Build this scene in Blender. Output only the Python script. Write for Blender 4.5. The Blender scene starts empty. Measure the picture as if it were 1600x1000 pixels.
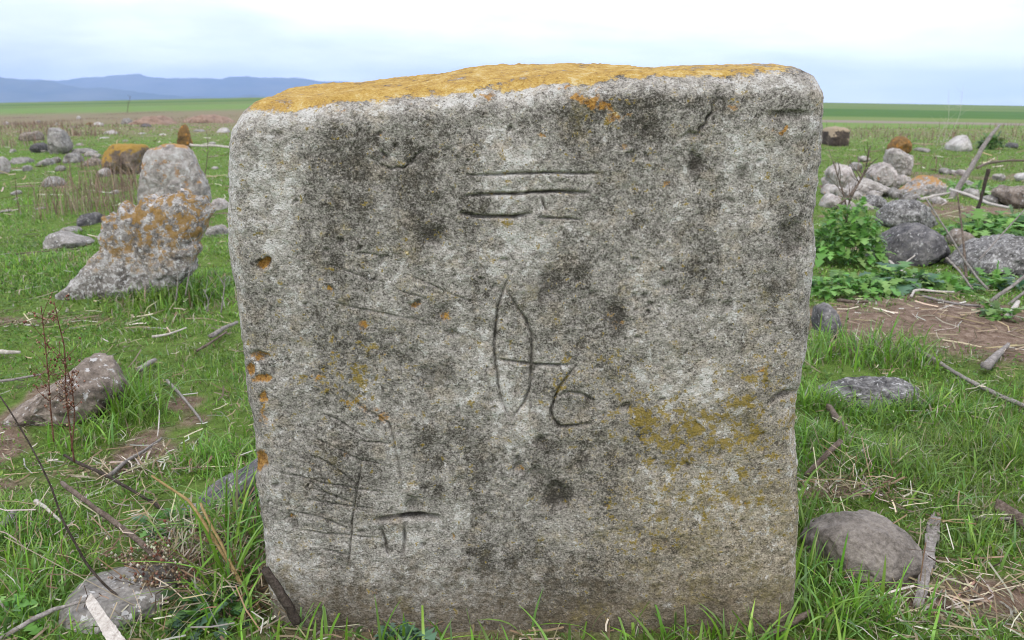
import bpy, math, random
import numpy as np
from mathutils import Vector

random.seed(4)
rng = np.random.default_rng(7)
S = bpy.context.scene
COL = S.collection

# ------------------------------------------------------------------ camera
F, CX, CY = 1250.0, 800.0, 500.0           # photograph is 1600 x 1000
CAMH = 0.75
PITCH = math.atan(335 / 1250)
SP, CP = math.sin(PITCH), math.cos(PITCH)
cam = bpy.data.cameras.new("camera")
camo = bpy.data.objects.new("camera", cam)
COL.objects.link(camo)
camo.location = (0, 0, CAMH)
camo.rotation_euler = (math.pi / 2 - PITCH, 0, 0)
cam.sensor_width = 36
cam.lens = 36 * F / 1600
cam.clip_start = 0.02
cam.clip_end = 60000
cam.dof.use_dof = True
cam.dof.focus_distance = 1.12
cam.dof.aperture_fstop = 10
S.camera = camo

# ------------------------------------------------------------------ world, sun, exposure
SUN_EL, SUN_AZ = math.radians(58), math.radians(-150)     # azimuth measured from +Y towards +X
W = bpy.data.worlds.new("World")
S.world = W
W.use_nodes = True
nt = W.node_tree
nt.nodes.clear()
def wn(t, **k):
    n = nt.nodes.new(t)
    for a, b in k.items():
        setattr(n, a, b)
    return n
w_out = wn('ShaderNodeOutputWorld')
w_bg = wn('ShaderNodeBackground')
w_bg.inputs['Strength'].default_value = 0.1
w_sky = wn('ShaderNodeTexSky', sky_type='NISHITA', sun_disc=False)
w_sky.sun_elevation = SUN_EL
w_sky.sun_rotation = SUN_AZ
w_sky.air_density = 1.0
w_sky.dust_density = 2.0
w_tc = wn('ShaderNodeTexCoord')
w_sep = wn('ShaderNodeSeparateXYZ')
w_add = wn('ShaderNodeMath', operation='ADD'); w_add.inputs[1].default_value = 0.16
w_abs = wn('ShaderNodeMath', operation='ABSOLUTE')
w_dx = wn('ShaderNodeMath', operation='DIVIDE')
w_dy = wn('ShaderNodeMath', operation='DIVIDE')
w_cmb = wn('ShaderNodeCombineXYZ')
w_noise = wn('ShaderNodeTexNoise')
w_noise.inputs['Scale'].default_value = 0.55
w_noise.inputs['Detail'].default_value = 5
w_noise.inputs['Roughness'].default_value = 0.5
w_noise.inputs['Distortion'].default_value = 0.6
w_ramp = wn('ShaderNodeValToRGB')
w_ramp.color_ramp.elements[0].position = 0.36
w_ramp.color_ramp.elements[0].color = (0.62, 0.62, 0.62, 1)
w_ramp.color_ramp.elements[1].position = 0.62
w_ramp.color_ramp.elements[1].color = (1, 1, 1, 1)
w_noise2 = wn('ShaderNodeTexNoise')
w_noise2.inputs['Scale'].default_value = 1.1
w_noise2.inputs['Detail'].default_value = 4
w_ramp2 = wn('ShaderNodeValToRGB')
w_ramp2.color_ramp.elements[0].position = 0.35
w_ramp2.color_ramp.elements[0].color = (11.2, 11.9, 14.5, 1)
w_ramp2.color_ramp.elements[1].position = 0.65
w_ramp2.color_ramp.elements[1].color = (14.4, 14.6, 15.2, 1)
w_mix = wn('ShaderNodeMix', data_type='RGBA')
L = nt.links.new
L(w_tc.outputs['Generated'], w_sep.inputs[0])
L(w_sep.outputs[2], w_abs.inputs[0])
L(w_abs.outputs[0], w_add.inputs[0])
L(w_sep.outputs[0], w_dx.inputs[0]); L(w_add.outputs[0], w_dx.inputs[1])
L(w_sep.outputs[1], w_dy.inputs[0]); L(w_add.outputs[0], w_dy.inputs[1])
L(w_dx.outputs[0], w_cmb.inputs[0]); L(w_dy.outputs[0], w_cmb.inputs[1])
L(w_cmb.outputs[0], w_noise.inputs['Vector'])
L(w_cmb.outputs[0], w_noise2.inputs['Vector'])
w_tr = wn('ShaderNodeMath', operation='MULTIPLY_ADD'); w_tr.inputs[1].default_value = 0.24
L(w_sep.outputs[0], w_tr.inputs[0]); L(w_noise.outputs[0], w_tr.inputs[2])
w_lo = wn('ShaderNodeMapRange'); w_lo.inputs[1].default_value = 0.0; w_lo.inputs[2].default_value = 0.25
w_lo.inputs[3].default_value = 0.08; w_lo.inputs[4].default_value = 0.0
L(w_abs.outputs[0], w_lo.inputs[0])
w_a2 = wn('ShaderNodeMath', operation='ADD')
L(w_tr.outputs[0], w_a2.inputs[0]); L(w_lo.outputs[0], w_a2.inputs[1])
L(w_a2.outputs[0], w_ramp.inputs[0])
L(w_noise2.outputs[0], w_ramp2.inputs[0])
L(w_ramp.outputs[0], w_mix.inputs[0])
L(w_sky.outputs[0], w_mix.inputs[6])
L(w_ramp2.outputs[0], w_mix.inputs[7])
L(w_mix.outputs[2], w_bg.inputs['Color'])
L(w_bg.outputs[0], w_out.inputs['Surface'])

sl = bpy.data.lights.new("sun", 'SUN')
sl.energy = 1.2
sl.angle = math.radians(25)
sl.color = (1.0, 0.96, 0.9)
so = bpy.data.objects.new("sun", sl)
COL.objects.link(so)
sd = Vector((math.sin(SUN_AZ) * math.cos(SUN_EL), math.cos(SUN_AZ) * math.cos(SUN_EL), math.sin(SUN_EL)))
so.rotation_euler = sd.to_track_quat('Z', 'Y').to_euler()
so.location = (0, 0, 20)

S.view_settings.view_transform = 'Standard'
S.view_settings.look = 'None'
S.view_settings.exposure = 0.4
S.view_settings.gamma = 1
S.view_settings.use_curve_mapping = False
S.render.engine = 'CYCLES'
S.cycles.use_denoising = True
S.cycles.filter_width = 1.0
S.cycles.max_bounces = 5
S.cycles.diffuse_bounces = 3
S.cycles.volume_bounces = 1

# ------------------------------------------------------------------ projection helpers (pixels of the photograph <-> metres)
def on_plane(px, py, D):
    cx, cy = (np.asarray(px, float) - CX) / F, (CY - np.asarray(py, float)) / F
    t = D / (CP + cy * SP)
    return t * cx, CAMH + t * (cy * CP - SP)
def gdist(py, z=0.0):
    cy = (CY - py) / F
    t = (CAMH - z) / (SP - cy * CP)
    return t * (CP + cy * SP)
def on_ground(px, py, z=0.0):
    d = gdist(py, z)
    x, _ = on_plane(px, py, d)
    return float(x), float(d)
def to_px(x, y, z):
    dz = z - CAMH
    t = y * CP - dz * SP
    return CX + F * x / t, CY - F * (y * SP + dz * CP) / t

# ------------------------------------------------------------------ numpy noise
def _hash(ix, iy, iz, seed):
    h = ix.astype(np.uint32) * np.uint32(374761393) + iy.astype(np.uint32) * np.uint32(668265263) + iz.astype(np.uint32) * np.uint32(2246822519) + np.uint32((seed * 3266489917) & 0xffffffff)
    h = (h ^ (h >> np.uint32(13))) * np.uint32(1274126177)
    h = (h ^ (h >> np.uint32(16))) * np.uint32(2654435761)
    h = h ^ (h >> np.uint32(15))
    return h.astype(np.float64) / 2147483648.0 - 1.0
def vnoise(P, seed=0):
    P = np.asarray(P, float)
    I = np.floor(P).astype(np.int64)
    f = P - I
    f = f * f * f * (f * (f * 6 - 15) + 10)
    fx, fy, fz = f[:, 0], f[:, 1], f[:, 2]
    x, y, z = I[:, 0], I[:, 1], I[:, 2]
    def lx(a, b):
        p = _hash(x, y + a, z + b, seed); q = _hash(x + 1, y + a, z + b, seed)
        return p + (q - p) * fx
    a = lx(0, 0); a = a + (lx(1, 0) - a) * fy
    b = lx(0, 1); b = b + (lx(1, 1) - b) * fy
    return a + (b - a) * fz
def fbm(P, octaves=4, seed=0, gain=0.5, lac=2.03):
    P = np.asarray(P, float)
    s, a, n = 0, 1.0, 0
    for k in range(octaves):
        s = s + a * vnoise(P, seed + 17 * k); n += a
        P = P * lac + 11.3; a *= gain
    return s / n * 1.6
def sstep(a, b, x):
    t = np.clip((np.asarray(x, float) - a) / (b - a), 0, 1)
    return t * t * (3 - 2 * t)

# ------------------------------------------------------------------ object helpers
def tag(o, label=None, cat=None, group=None, kind=None):
    for k, v in (('label', label), ('category', cat), ('group', group), ('kind', kind)):
        if v:
            o[k] = v
    return o
def make_mesh(name, V, faces, mat=None, parent=None, attrs=None, smooth=True, loc=None):
    """faces: list of integer arrays (n,3) / (n,4)"""
    me = bpy.data.meshes.new(name)
    V = np.asarray(V, np.float32)
    if loc is not None:
        V = V - np.asarray(loc, np.float32)
    me.vertices.add(len(V))
    me.vertices.foreach_set('co', V.ravel())
    faces = [np.asarray(f, np.int32) for f in faces if len(f)]
    nl = sum(f.size for f in faces); nf = sum(len(f) for f in faces)
    me.loops.add(nl)
    me.loops.foreach_set('vertex_index', np.concatenate([f.ravel() for f in faces]))
    me.polygons.add(nf)
    tot = np.concatenate([np.full(len(f), f.shape[1], np.int32) for f in faces])
    st = np.concatenate([[0], np.cumsum(tot)[:-1]]).astype(np.int32)
    me.polygons.foreach_set('loop_start', st)
    try:
        me.polygons.foreach_set('loop_total', tot)
    except Exception:
        pass
    me.polygons.foreach_set('use_smooth', np.full(nf, bool(smooth)))
    for k, v in (attrs or {}).items():
        v = np.asarray(v, np.float32)
        if v.ndim == 1:
            me.attributes.new(k, 'FLOAT', 'POINT').data.foreach_set('value', v)
        else:
            c = np.ones((len(v), 4), np.float32); c[:, :3] = v
            me.attributes.new(k, 'FLOAT_COLOR', 'POINT').data.foreach_set('color', c.ravel())
    me.update(calc_edges=True)
    me.validate()
    if mat:
        me.materials.append(mat)
    o = bpy.data.objects.new(name, me)
    COL.objects.link(o)
    if loc is not None:
        o.location = loc
    if parent:
        o.parent = parent
    return o
def grid_faces(nr, nc, off=0, wrap=False):
    r, c = np.meshgrid(np.arange(nr - 1), np.arange(nc if wrap else nc - 1), indexing='ij')
    c2 = (c + 1) % nc
    a = r * nc + c; b = r * nc + c2
    return np.stack([a, b, b + nc, a + nc], -1).reshape(-1, 4) + off

# ------------------------------------------------------------------ material helpers
class NB:
    def __init__(s, name):
        s.m = bpy.data.materials.new(name); s.m.use_nodes = True
        s.t = s.m.node_tree; s.t.nodes.clear()
        s.out = s.t.nodes.new('ShaderNodeOutputMaterial')
    def n(s, ty, ins=None, **k):
        n = s.t.nodes.new(ty)
        for a, b in k.items():
            setattr(n, a, b)
        for a, b in (ins or {}).items():
            s.set(n.inputs[a], b)
        return n
    def set(s, sock, v):
        if isinstance(v, bpy.types.NodeSocket):
            s.t.links.new(v, sock)
        elif isinstance(v, (tuple, list)) and sock.type == 'RGBA' and len(v) == 3:
            sock.default_value = (*v, 1)
        else:
            sock.default_value = v
    def math(s, op, a, b=0.0, clamp=False):
        n = s.n('ShaderNodeMath', {0: a, 1: b}, operation=op, use_clamp=clamp); return n.outputs[0]
    def noise(s, vec, scale, detail=3, rough=0.55, dist=0.0):
        return s.n('ShaderNodeTexNoise', {'Vector': vec, 'Scale': scale, 'Detail': detail, 'Roughness': rough, 'Distortion': dist}).outputs[0]
    def voro(s, vec, scale, feature='F1'):
        return s.n('ShaderNodeTexVoronoi', {'Vector': vec, 'Scale': scale}, feature=feature)
    def mapr(s, v, a, b, c=0.0, d=1.0):
        return s.n('ShaderNodeMapRange', {0: v, 1: a, 2: b, 3: c, 4: d}, interpolation_type='SMOOTHSTEP').outputs[0]
    def mix(s, f, a, b, blend='MIX'):
        n = s.n('ShaderNodeMix', data_type='RGBA', blend_type=blend)
        s.set(n.inputs[0], f); s.set(n.inputs[6], a); s.set(n.inputs[7], b)
        return n.outputs[2]
    def ramp(s, v, stops):
        n = s.n('ShaderNodeValToRGB', {0: v}); e = n.color_ramp.elements
        while len(e) < len(stops):
            e.new(0.5)
        for q, (p, c) in zip(e, stops):
            q.position = p; q.color = (*c, 1)
        return n.outputs[0]
    def attr(s, name, color=False):
        n = s.n('ShaderNodeAttribute', attribute_name=name); return n.outputs['Color' if color else 'Fac']
    def coords(s, which='Object'):
        return s.n('ShaderNodeTexCoord').outputs[which]
    def bump(s, h, strength, dist, prev=None):
        i = {'Height': h, 'Strength': strength, 'Distance': dist}
        if prev is not None:
            i['Normal'] = prev
        return s.n('ShaderNodeBump', i).outputs[0]
    def principled(s, color, rough=0.9, normal=None, spec=0.25):
        i = {'Base Color': color, 'Roughness': rough, 'Specular IOR Level': spec}
        if normal is not None:
            i['Normal'] = normal
        p = s.n('ShaderNodeBsdfPrincipled', i)
        s.t.links.new(p.outputs[0], s.out.inputs['Surface'])
        return p

def rock_material(name, dark, mid, light, grain=90.0, patch=9.0, orange=0.0, white=0.0, top_orange=0.0, bump=0.004, orange_col=(0.42, 0.19, 0.025), orange_up=None):
    b = NB(name)
    oi = b.n('ShaderNodeObjectInfo').outputs['Random']
    off = b.n('ShaderNodeCombineXYZ', {0: b.math('MULTIPLY', oi, 37.0), 1: b.math('MULTIPLY', oi, 91.0), 2: b.math('MULTIPLY', oi, 13.0)}).outputs[0]
    v = b.n('ShaderNodeVectorMath', {0: b.coords(), 1: off}, operation='ADD').outputs[0]
    n1 = b.noise(v, patch, 6, 0.62, 0.3)
    n2 = b.noise(v, grain, 4, 0.7)
    n3 = b.noise(v, grain * 3.1, 2, 0.7)
    t = b.math('ADD', b.math('MULTIPLY', n1, 0.5), b.math('ADD', b.math('MULTIPLY', n2, 0.34), b.math('MULTIPLY', n3, 0.16)))
    c = b.ramp(t, [(0.37, dark), (0.5, mid), (0.64, light)])
    if white:
        wv = b.mapr(b.noise(v, patch * 3.4, 5, 0.66, 0.2), 0.62 - 0.13 * white, 0.66 - 0.1 * white)
        c = b.mix(b.math('MULTIPLY', wv, 0.8), c, (0.5, 0.49, 0.47))
    if orange:
        ov = b.mapr(b.noise(v, patch * 1.7, 6, 0.68, 0.3), 0.66 - 0.2 * orange, 0.70 - 0.17 * orange)
        if orange_up:      # lichen thick on the exposed upper part, sparse near the grass
            zc = b.n('ShaderNodeSeparateXYZ', {0: b.coords()}).outputs[2]
            ov = b.math('MULTIPLY', ov, b.mapr(b.math('ADD', zc, b.math('MULTIPLY', b.math('SUBTRACT', n1, .5), .5)), orange_up[0], orange_up[1]))
        oc = b.mix(n2, (orange_col[0] * .45, orange_col[1] * .45, orange_col[2]), (orange_col[0] * 1.3, orange_col[1] * 1.3, orange_col[2] * 1.6))
        c = b.mix(b.math('MULTIPLY', ov, 0.85), c, oc)
    if top_orange:
        g = b.n('ShaderNodeNewGeometry').outputs['Normal']
        nz = b.n('ShaderNodeSeparateXYZ', {0: g}).outputs[2]
        tv = b.mapr(b.math('ADD', nz, b.math('MULTIPLY', b.math('SUBTRACT', n1, 0.5), 1.5)), 0.75 - 0.5 * top_orange, 0.95 - 0.5 * top_orange)
        c = b.mix(b.math('MULTIPLY', tv, 0.88), c, b.mix(n2, (orange_col[0] * .6, orange_col[1] * .6, orange_col[2] * .8), (orange_col[0] * 1.3, orange_col[1] * 1.3, orange_col[2] * 1.5)))
    nb = b.bump(t, 0.7, bump)
    nb = b.bump(n3, 0.5, bump * 0.3, nb)
    b.principled(c, 0.92, nb, 0.2)
    return b.m

R_PALE = rock_material('pale_limestone', (0.10, 0.09, 0.08), (0.30, 0.27, 0.24), (0.55, 0.52, 0.48), 70, 14, white=0.3)
R_SHARD = rock_material('lichen_limestone', (0.035, 0.031, 0.028), (0.20, 0.18, 0.16), (0.52, 0.50, 0.48), 60, 20, orange=0.95, white=0.75, bump=0.009, orange_col=(0.27, 0.15, 0.02), orange_up=(0.10, 0.24))
R_UPRIGHT = rock_material('weathered_limestone', (0.08, 0.075, 0.068), (0.29, 0.26, 0.235), (0.50, 0.48, 0.455), 40, 9, orange=0.45, white=0.5, top_orange=0.1, orange_col=(0.34, 0.18, 0.04))
R_BLOCK = rock_material('orange_lichen_stone', (0.045, 0.035, 0.03), (0.155, 0.115, 0.09), (0.28, 0.225, 0.19), 40, 9, orange=0.5, top_orange=1.05, orange_col=(0.31, 0.19, 0.03))
R_RUST = rock_material('rusty_stone', (0.03, 0.022, 0.014), (0.17, 0.10, 0.04), (0.30, 0.17, 0.06), 40, 7, orange=0.5)
R_GREY = rock_material('grey_fieldstone', (0.065, 0.06, 0.054), (0.21, 0.195, 0.175), (0.40, 0.375, 0.345), 70, 14, white=0.3, bump=0.006)
R_DARK = rock_material('dark_basalt', (0.03, 0.029, 0.031), (0.105, 0.10, 0.10), (0.24, 0.225, 0.21), 65, 16, white=0.08, bump=0.005)
R_SPECK = rock_material('speckled_stone', (0.03, 0.029, 0.028), (0.135, 0.128, 0.12), (0.42, 0.41, 0.385), 75, 24, white=0.45, bump=0.007)
R_LOWSPECK = rock_material('dark_speckled_stone', (0.025, 0.025, 0.025), (0.11, 0.105, 0.10), (0.34, 0.33, 0.31), 75, 24, white=0.25, bump=0.007)
R_BROWN = rock_material('brown_fieldstone', (0.055, 0.044, 0.036), (0.19, 0.155, 0.125), (0.38, 0.32, 0.265), 80, 16, white=0.25, bump=0.007)
R_FLATBROWN = rock_material('porous_brown_stone', (0.07, 0.06, 0.05), (0.19, 0.166, 0.142), (0.33, 0.295, 0.25), 100, 18, bump=0.006)
R_PINK = rock_material('pinkish_stone', (0.09, 0.077, 0.07), (0.34, 0.30, 0.272), (0.58, 0.54, 0.50), 60, 9, orange=0.12, white=0.3)
R_WHITE = rock_material('white_stone', (0.20, 0.18, 0.16), (0.42, 0.39, 0.36), (0.62, 0.60, 0.57), 40, 7)
R_BROWNTOP = rock_material('brown_block_stone', (0.02, 0.016, 0.014), (0.07, 0.055, 0.045), (0.15, 0.12, 0.1), 40, 6, top_orange=1.1, orange_col=(0.34, 0.27, 0.15))

R_EARTH = rock_material('bare_earth', (0.13, 0.085, 0.06), (0.25, 0.17, 0.125), (0.34, 0.25, 0.19), 30, 3)

def leaf_material(name, rough=0.55, trans=0.3, spec=0.3):
    b = NB(name)
    c = b.attr('tint', True)
    p = b.n('ShaderNodeBsdfPrincipled', {'Base Color': c, 'Roughness': rough, 'Specular IOR Level': spec})
    t = b.n('ShaderNodeBsdfTranslucent', {'Color': c})
    m = b.n('ShaderNodeMixShader', {0: trans, 1: p.outputs[0], 2: t.outputs[0]})
    b.t.links.new(m.outputs[0], b.out.inputs['Surface'])
    return b.m
M_GRASS = leaf_material('grass_blade', 0.38, 0.38, 0.45)
M_LEAF = leaf_material('weed_leaf', 0.5, 0.3)
M_STRAW = leaf_material('dry_straw', 0.7, 0.15, 0.2)

def wood_material(name, a, c2, c3):
    b = NB(name)
    v = b.coords()
    n = b.noise(v, 60, 5, 0.7, 1.0)
    n2 = b.noise(v, 420, 3, 0.7)
    t = b.math('ADD', b.math('MULTIPLY', n, 0.6), b.math('MULTIPLY', n2, 0.4))
    b.principled(b.ramp(t, [(0.36, a), (0.5, c2), (0.66, c3)]), 0.85, b.bump(t, 0.7, 0.002), 0.2)
    return b.m
W_GREY = wood_material('grey_wood', (0.09, 0.08, 0.07), (0.23, 0.205, 0.185), (0.40, 0.37, 0.34))
W_PALE = wood_material('bleached_wood', (0.26, 0.22, 0.19), (0.46, 0.42, 0.37), (0.64, 0.60, 0.55))
W_DARK = wood_material('dark_wood', (0.016, 0.012, 0.009), (0.05, 0.038, 0.03), (0.12, 0.095, 0.08))
W_BROWN = wood_material('brown_wood', (0.04, 0.028, 0.02), (0.12, 0.09, 0.068), (0.25, 0.205, 0.17))
W_GOLD = wood_material('golden_stalk', (0.16, 0.10, 0.04), (0.30, 0.21, 0.09), (0.44, 0.33, 0.16))
W_RED = wood_material('reddish_stalk', (0.05, 0.022, 0.014), (0.13, 0.06, 0.038), (0.24, 0.14, 0.09))

# ------------------------------------------------------------------ ground: one fan-shaped sheet split into fields
PROFILE_D = np.array([-60, 0, 15, 25, 60, 120, 200, 300, 450, 700, 1100, 1800, 12000.])
_pp = {25: 203, 60: 187, 120: 181, 200: 175, 300: 169, 450: 161, 700: 152}
def _z(py, d):
    cy = (CY - py) / F
    return CAMH + d * (cy * CP - SP) / (CP + cy * SP)
PROFILE_Z = np.array([0, 0, 0.0] + [_z(_pp[d], d) for d in (25, 60, 120, 200, 300, 450, 700)] + [4, -4, -4.])
def far_z(x, y):
    d = np.maximum(y, 0)
    z = np.interp(np.log1p(np.maximum(y, 0)), np.log1p(np.maximum(PROFILE_D[1:], 0)), PROFILE_Z[1:])
    k = sstep(15, 60, d) * (1 - sstep(800, 1600, d))
    z = z - k * np.maximum(x, 0) * 0.016 - k * np.maximum(-x - 0.3 * d, 0) * 0.02
    return z
BUMPS = []            # (x, y, radius, height) low mounds
for px, py, r, h in ((1460, 505, 0.35, 0.035), (330, 860, 0.14, 0.02), (1330, 770, 0.2, 0.015), (60, 640, 0.25, 0.02)):
    gx, gy = on_ground(px, py); BUMPS.append((gx, gy, r, h))
def ground_z(x, y):
    x = np.asarray(x, float); y = np.asarray(y, float)
    near = 1 - sstep(20, 60, np.hypot(x, y))
    P = np.stack([x * 1.3, y * 1.3, x * 0], -1)
    sh = x.shape
    P = P.reshape(-1, 3)
    n = fbm(P, 3, 5).reshape(sh) * 0.016 + fbm(P * 7, 3, 6).reshape(sh) * 0.005
    z = far_z(x, y) + n * near
    for bx, by, r, h in BUMPS:
        z = z + h * np.exp(-((x - bx) ** 2 + (y - by) ** 2) / r ** 2)
    z = z + fbm(np.stack([x / 9, y / 9, x * 0], -1).reshape(-1, 3), 3, 8).reshape(sh) * 0.10 * sstep(9, 25, y) * (1 - sstep(50, 120, y))
    return z
# bare soil patches: (px, py, rx m, ry m, strength)
SOIL = []
for px, py, rx, ry, s in ((1470, 510, 0.50, 0.42, 1.0), (1570, 545, 0.3, 0.28, 0.9), (1540, 925, 0.12, 0.07, 0.9), (1440, 930, 0.07, 0.07, 0.8), (1320, 775, 0.16, 0.05, 0.6), (330, 880, 0.12, 0.14, 0.9), (390, 920, 0.07, 0.12, 0.8), (60, 505, 0.5, 0.10, 0.5), (1520, 330, 0.9, 0.7, 0.6), (1450, 275, 1.5, 0.8, 0.5), (270, 610, 0.12, 0.1, 0.3), (200, 735, 0.15, 0.05, 0.5), (280, 690, 0.1, 0.05, 0.4), (700, 985, 0.5, 0.06, 0.5), (1560, 300, 1.2, .8, .5)):
    gx, gy = on_ground(px, py); SOIL.append((gx, gy, rx, ry, s))
def soil_mask(x, y):
    x = np.asarray(x, float); y = np.asarray(y, float)
    m = np.zeros_like(x)
    for sx, sy, rx, ry, s in SOIL:
        m = np.maximum(m, s * np.exp(-(((x - sx) / rx) ** 2 + ((y - sy) / ry) ** 2)))
    P = np.stack([x, y, x * 0], -1).reshape(-1, 3)
    m = m + 0.22 * fbm(P * 6, 3, 31).reshape(x.shape) * (0.3 + m)
    m = np.maximum(m, 0.6 * sstep(0.5, 0.95, fbm(P * 2.6, 3, 33).reshape(x.shape)))
    return np.clip(m, 0, 1)

def ground_material():
    b = NB('ground_soil_and_turf')
    v = b.n('ShaderNodeNewGeometry').outputs['Position']
    soil = b.attr('soil')
    far = b.attr('far')
    n = b.noise(v, 38, 6, 0.7)
    nf = b.noise(v, 260, 3, 0.7)
    sc = b.ramp(b.math('ADD', b.math('MULTIPLY', n, 0.6), b.math('MULTIPLY', nf, 0.4)), [(0.35, (0.075, 0.05, 0.035)), (0.5, (0.19, 0.132, 0.095)), (0.66, (0.34, 0.265, 0.205))])
    tc = b.ramp(b.math('ADD', b.math('MULTIPLY', b.noise(v, 22, 5, 0.7), 0.5), b.math('MULTIPLY', nf, 0.5)), [(0.36, (0.045, 0.062, 0.014)), (0.5, (0.10, 0.165, 0.03)), (0.64, (0.17, 0.22, 0.06))])
    c = b.mix(b.mapr(soil, 0.25, 0.6), tc, sc)
    # the pasture further off: patches of green and of dry growth
    st = b.n('ShaderNodeMapping', {'Vector': v, 'Scale': (0.35, 1.0, 1.0)}).outputs[0]
    p1 = b.noise(st, 0.22, 6, 0.65, 0.4)
    p2 = b.noise(st, 2.2, 5, 0.65)
    fc = b.ramp(b.math('ADD', b.math('MULTIPLY', p1, 0.65), b.math('MULTIPLY', p2, 0.35)), [(0.40, (0.095, 0.20, 0.03)), (0.52, (0.14, 0.215, 0.05)), (0.64, (0.20, 0.17, 0.10))])
    dry = b.attr('dry')
    fc = b.mix(b.math('MULTIPLY', dry, b.mapr(p2, 0.30, 0.52)), fc, (0.20, 0.15, 0.10))
    c = b.mix(far, c, fc)
    h = b.math('ADD', n, b.math('MULTIPLY', nf, 0.4))
    b.principled(c, 0.95, b.bump(h, 0.8, 0.012), 0.1)
    return b.m
def field_material(name, a, c2, sx=0.004, sy=0.05):
    b = NB(name)
    v = b.n('ShaderNodeNewGeometry').outputs['Position']
    m = b.n('ShaderNodeMapping', {'Vector': v, 'Scale': (sx, sy, 1)}).outputs[0]
    t = b.math('ADD', b.math('MULTIPLY', b.noise(m, 1.0, 5, 0.6), 0.7), b.math('MULTIPLY', b.noise(v, 0.5, 4, 0.7), 0.3))
    b.principled(b.ramp(t, [(0.38, a), (0.62, c2)]), 0.95, None, 0.1)
    return b.m
M_GROUND = ground_material()
M_CROP = field_material('dark_green_crop', (0.045, 0.105, 0.010), (0.065, 0.14, 0.015))
M_HILL = field_material('pale_green_crop', (0.095, 0.15, 0.03), (0.135, 0.18, 0.05))
M_TRACK = field_material('dry_track', (0.17, 0.145, 0.11), (0.25, 0.205, 0.165))
M_YELLOW = field_material('yellow_green_meadow', (0.11, 0.17, 0.035), (0.17, 0.20, 0.06), 0.02, 0.1)

rows = np.concatenate([np.linspace(-40, -1, 14), np.linspace(-0.5, 0.6, 16), np.geomspace(0.64, 6, 260), np.geomspace(6.06, 30, 120), np.geomspace(31, 1200, 110), np.geomspace(1260, 11000, 24)])
for yv in (95, 135, 150, 215, 430):
    rows[np.argmin(abs(rows - yv))] = yv
NC = 320
uu = np.linspace(-1, 1, NC)
uu = np.sign(uu) * (0.32 * abs(uu) + 0.68 * abs(uu) ** 2.4)
RY, UU = np.meshgrid(rows, uu, indexing='ij')
RX = UU * (2.8 + 1.9 * np.abs(RY))
RZ = ground_z(RX, RY)
GV = np.stack([RX, RY, RZ], -1).reshape(-1, 3)
GF = grid_faces(len(rows), NC)
soil_v = soil_mask(RX, RY).ravel()
far_v = sstep(9, 30, RY).ravel()
# dry growth on the left, far off
dry_v = (sstep(-0.12, -0.3, RX / np.maximum(RY, 1)) * sstep(14, 22, RY) * (1 - sstep(200, 330, RY)) + 0.55 * sstep(0.2, 0.3, RX / np.maximum(RY, 1)) * sstep(10, 14, RY) * (1 - sstep(24, 34, RY))).ravel()
fy = RY.ravel()[GF].mean(1); fx = RX.ravel()[GF].mean(1)
right = fx > -0.02 * fy
cls = np.zeros(len(GF), int)
cls[right & (fy > 95) & (fy < 135)] = 1
cls[right & (fy > 135) & (fy < 215)] = 4
cls[right & (fy > 215) & (fy < 430)] = 2
cls[(fy > 430)] = 3
cls[(~right) & (fy > 430)] = 3
cls[(~right) & (fy > 520) & (fy < 560)] = 2
for k, (nm, mt) in enumerate((('ground', M_GROUND), ('dirt_track', M_TRACK), ('crop_field', M_CROP), ('hill_field', M_HILL), ('meadow', M_YELLOW))):
    f = GF[cls == k]
    ids, inv = np.unique(f, return_inverse=True)
    at = {'soil': soil_v[ids], 'far': far_v[ids], 'dry': dry_v[ids]} if k == 0 else None
    o = make_mesh(nm, GV[ids], [inv.reshape(-1, 4)], mt, attrs=at)
    tag(o, {'ground': 'green pasture of short grass and bare brown soil around the stones', 'dirt_track': 'pale dry strip of track crossing the plain behind the stones', 'crop_field': 'dark green crop strip on the far plain', 'hill_field': 'pale green field on the low hill at the horizon', 'meadow': 'yellow green meadow strip beyond the track'}[nm], kind='structure')

# ------------------------------------------------------------------ mountains far off on the left
def mountain_material():
    b = NB('mountain_slope')
    v = b.n('ShaderNodeNewGeometry').outputs['Position']
    t = b.noise(v, 0.0016, 7, 0.62)
    b.principled(b.ramp(t, [(0.38, (0.022, 0.03, 0.03)), (0.62, (0.10, 0.095, 0.085))]), 0.95, None, 0.05)
    return b.m
M_MOUNT = mountain_material()
def mountain(name, D, crest, depth, seed, label):
    px = np.array([c[0] for c in crest], float); py = np.array([c[1] for c in crest], float)
    N, M = 240, 40
    gx = np.linspace(px[0], px[-1], N)
    gy = np.interp(gx, px, py)
    x, z = on_plane(gx, gy, D)
    s = np.linspace(-1, 1, M)
    prof = np.where(s < 0, (1 + s) ** 1.25, (1 - s) ** 1.1)
    X = np.repeat(x[None], M, 0)
    Y = D + s[:, None] * depth + 0 * X
    P = np.stack([X / 900, Y / 900, X * 0], -1).reshape(-1, 3)
    nz = fbm(P, 5, seed).reshape(M, N)
    rid = 1 - np.abs(fbm(P * 1.4, 5, seed + 3).reshape(M, N))
    amp = np.minimum(prof, 1 - prof) * 2
    Z = -4 + (np.maximum(z, 20)[None] + 4) * prof[:, None] * (1 + 0.35 * amp[:, None] * (rid - 0.6)) + nz * 26 * prof[:, None] ** .5 + (fbm(np.stack([x / 260, x * 0, x * 0], -1), 4, seed + 7, .62) * 22)[None] * prof[:, None]
    Z = np.maximum(Z, -8)
    X = X + amp[:, None] * nz * 250
    o = make_mesh(name, np.stack([X, Y, Z], -1).reshape(-1, 3), [grid_faces(M, N)], M_MOUNT)
    tag(o, label, kind='structure')
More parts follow.
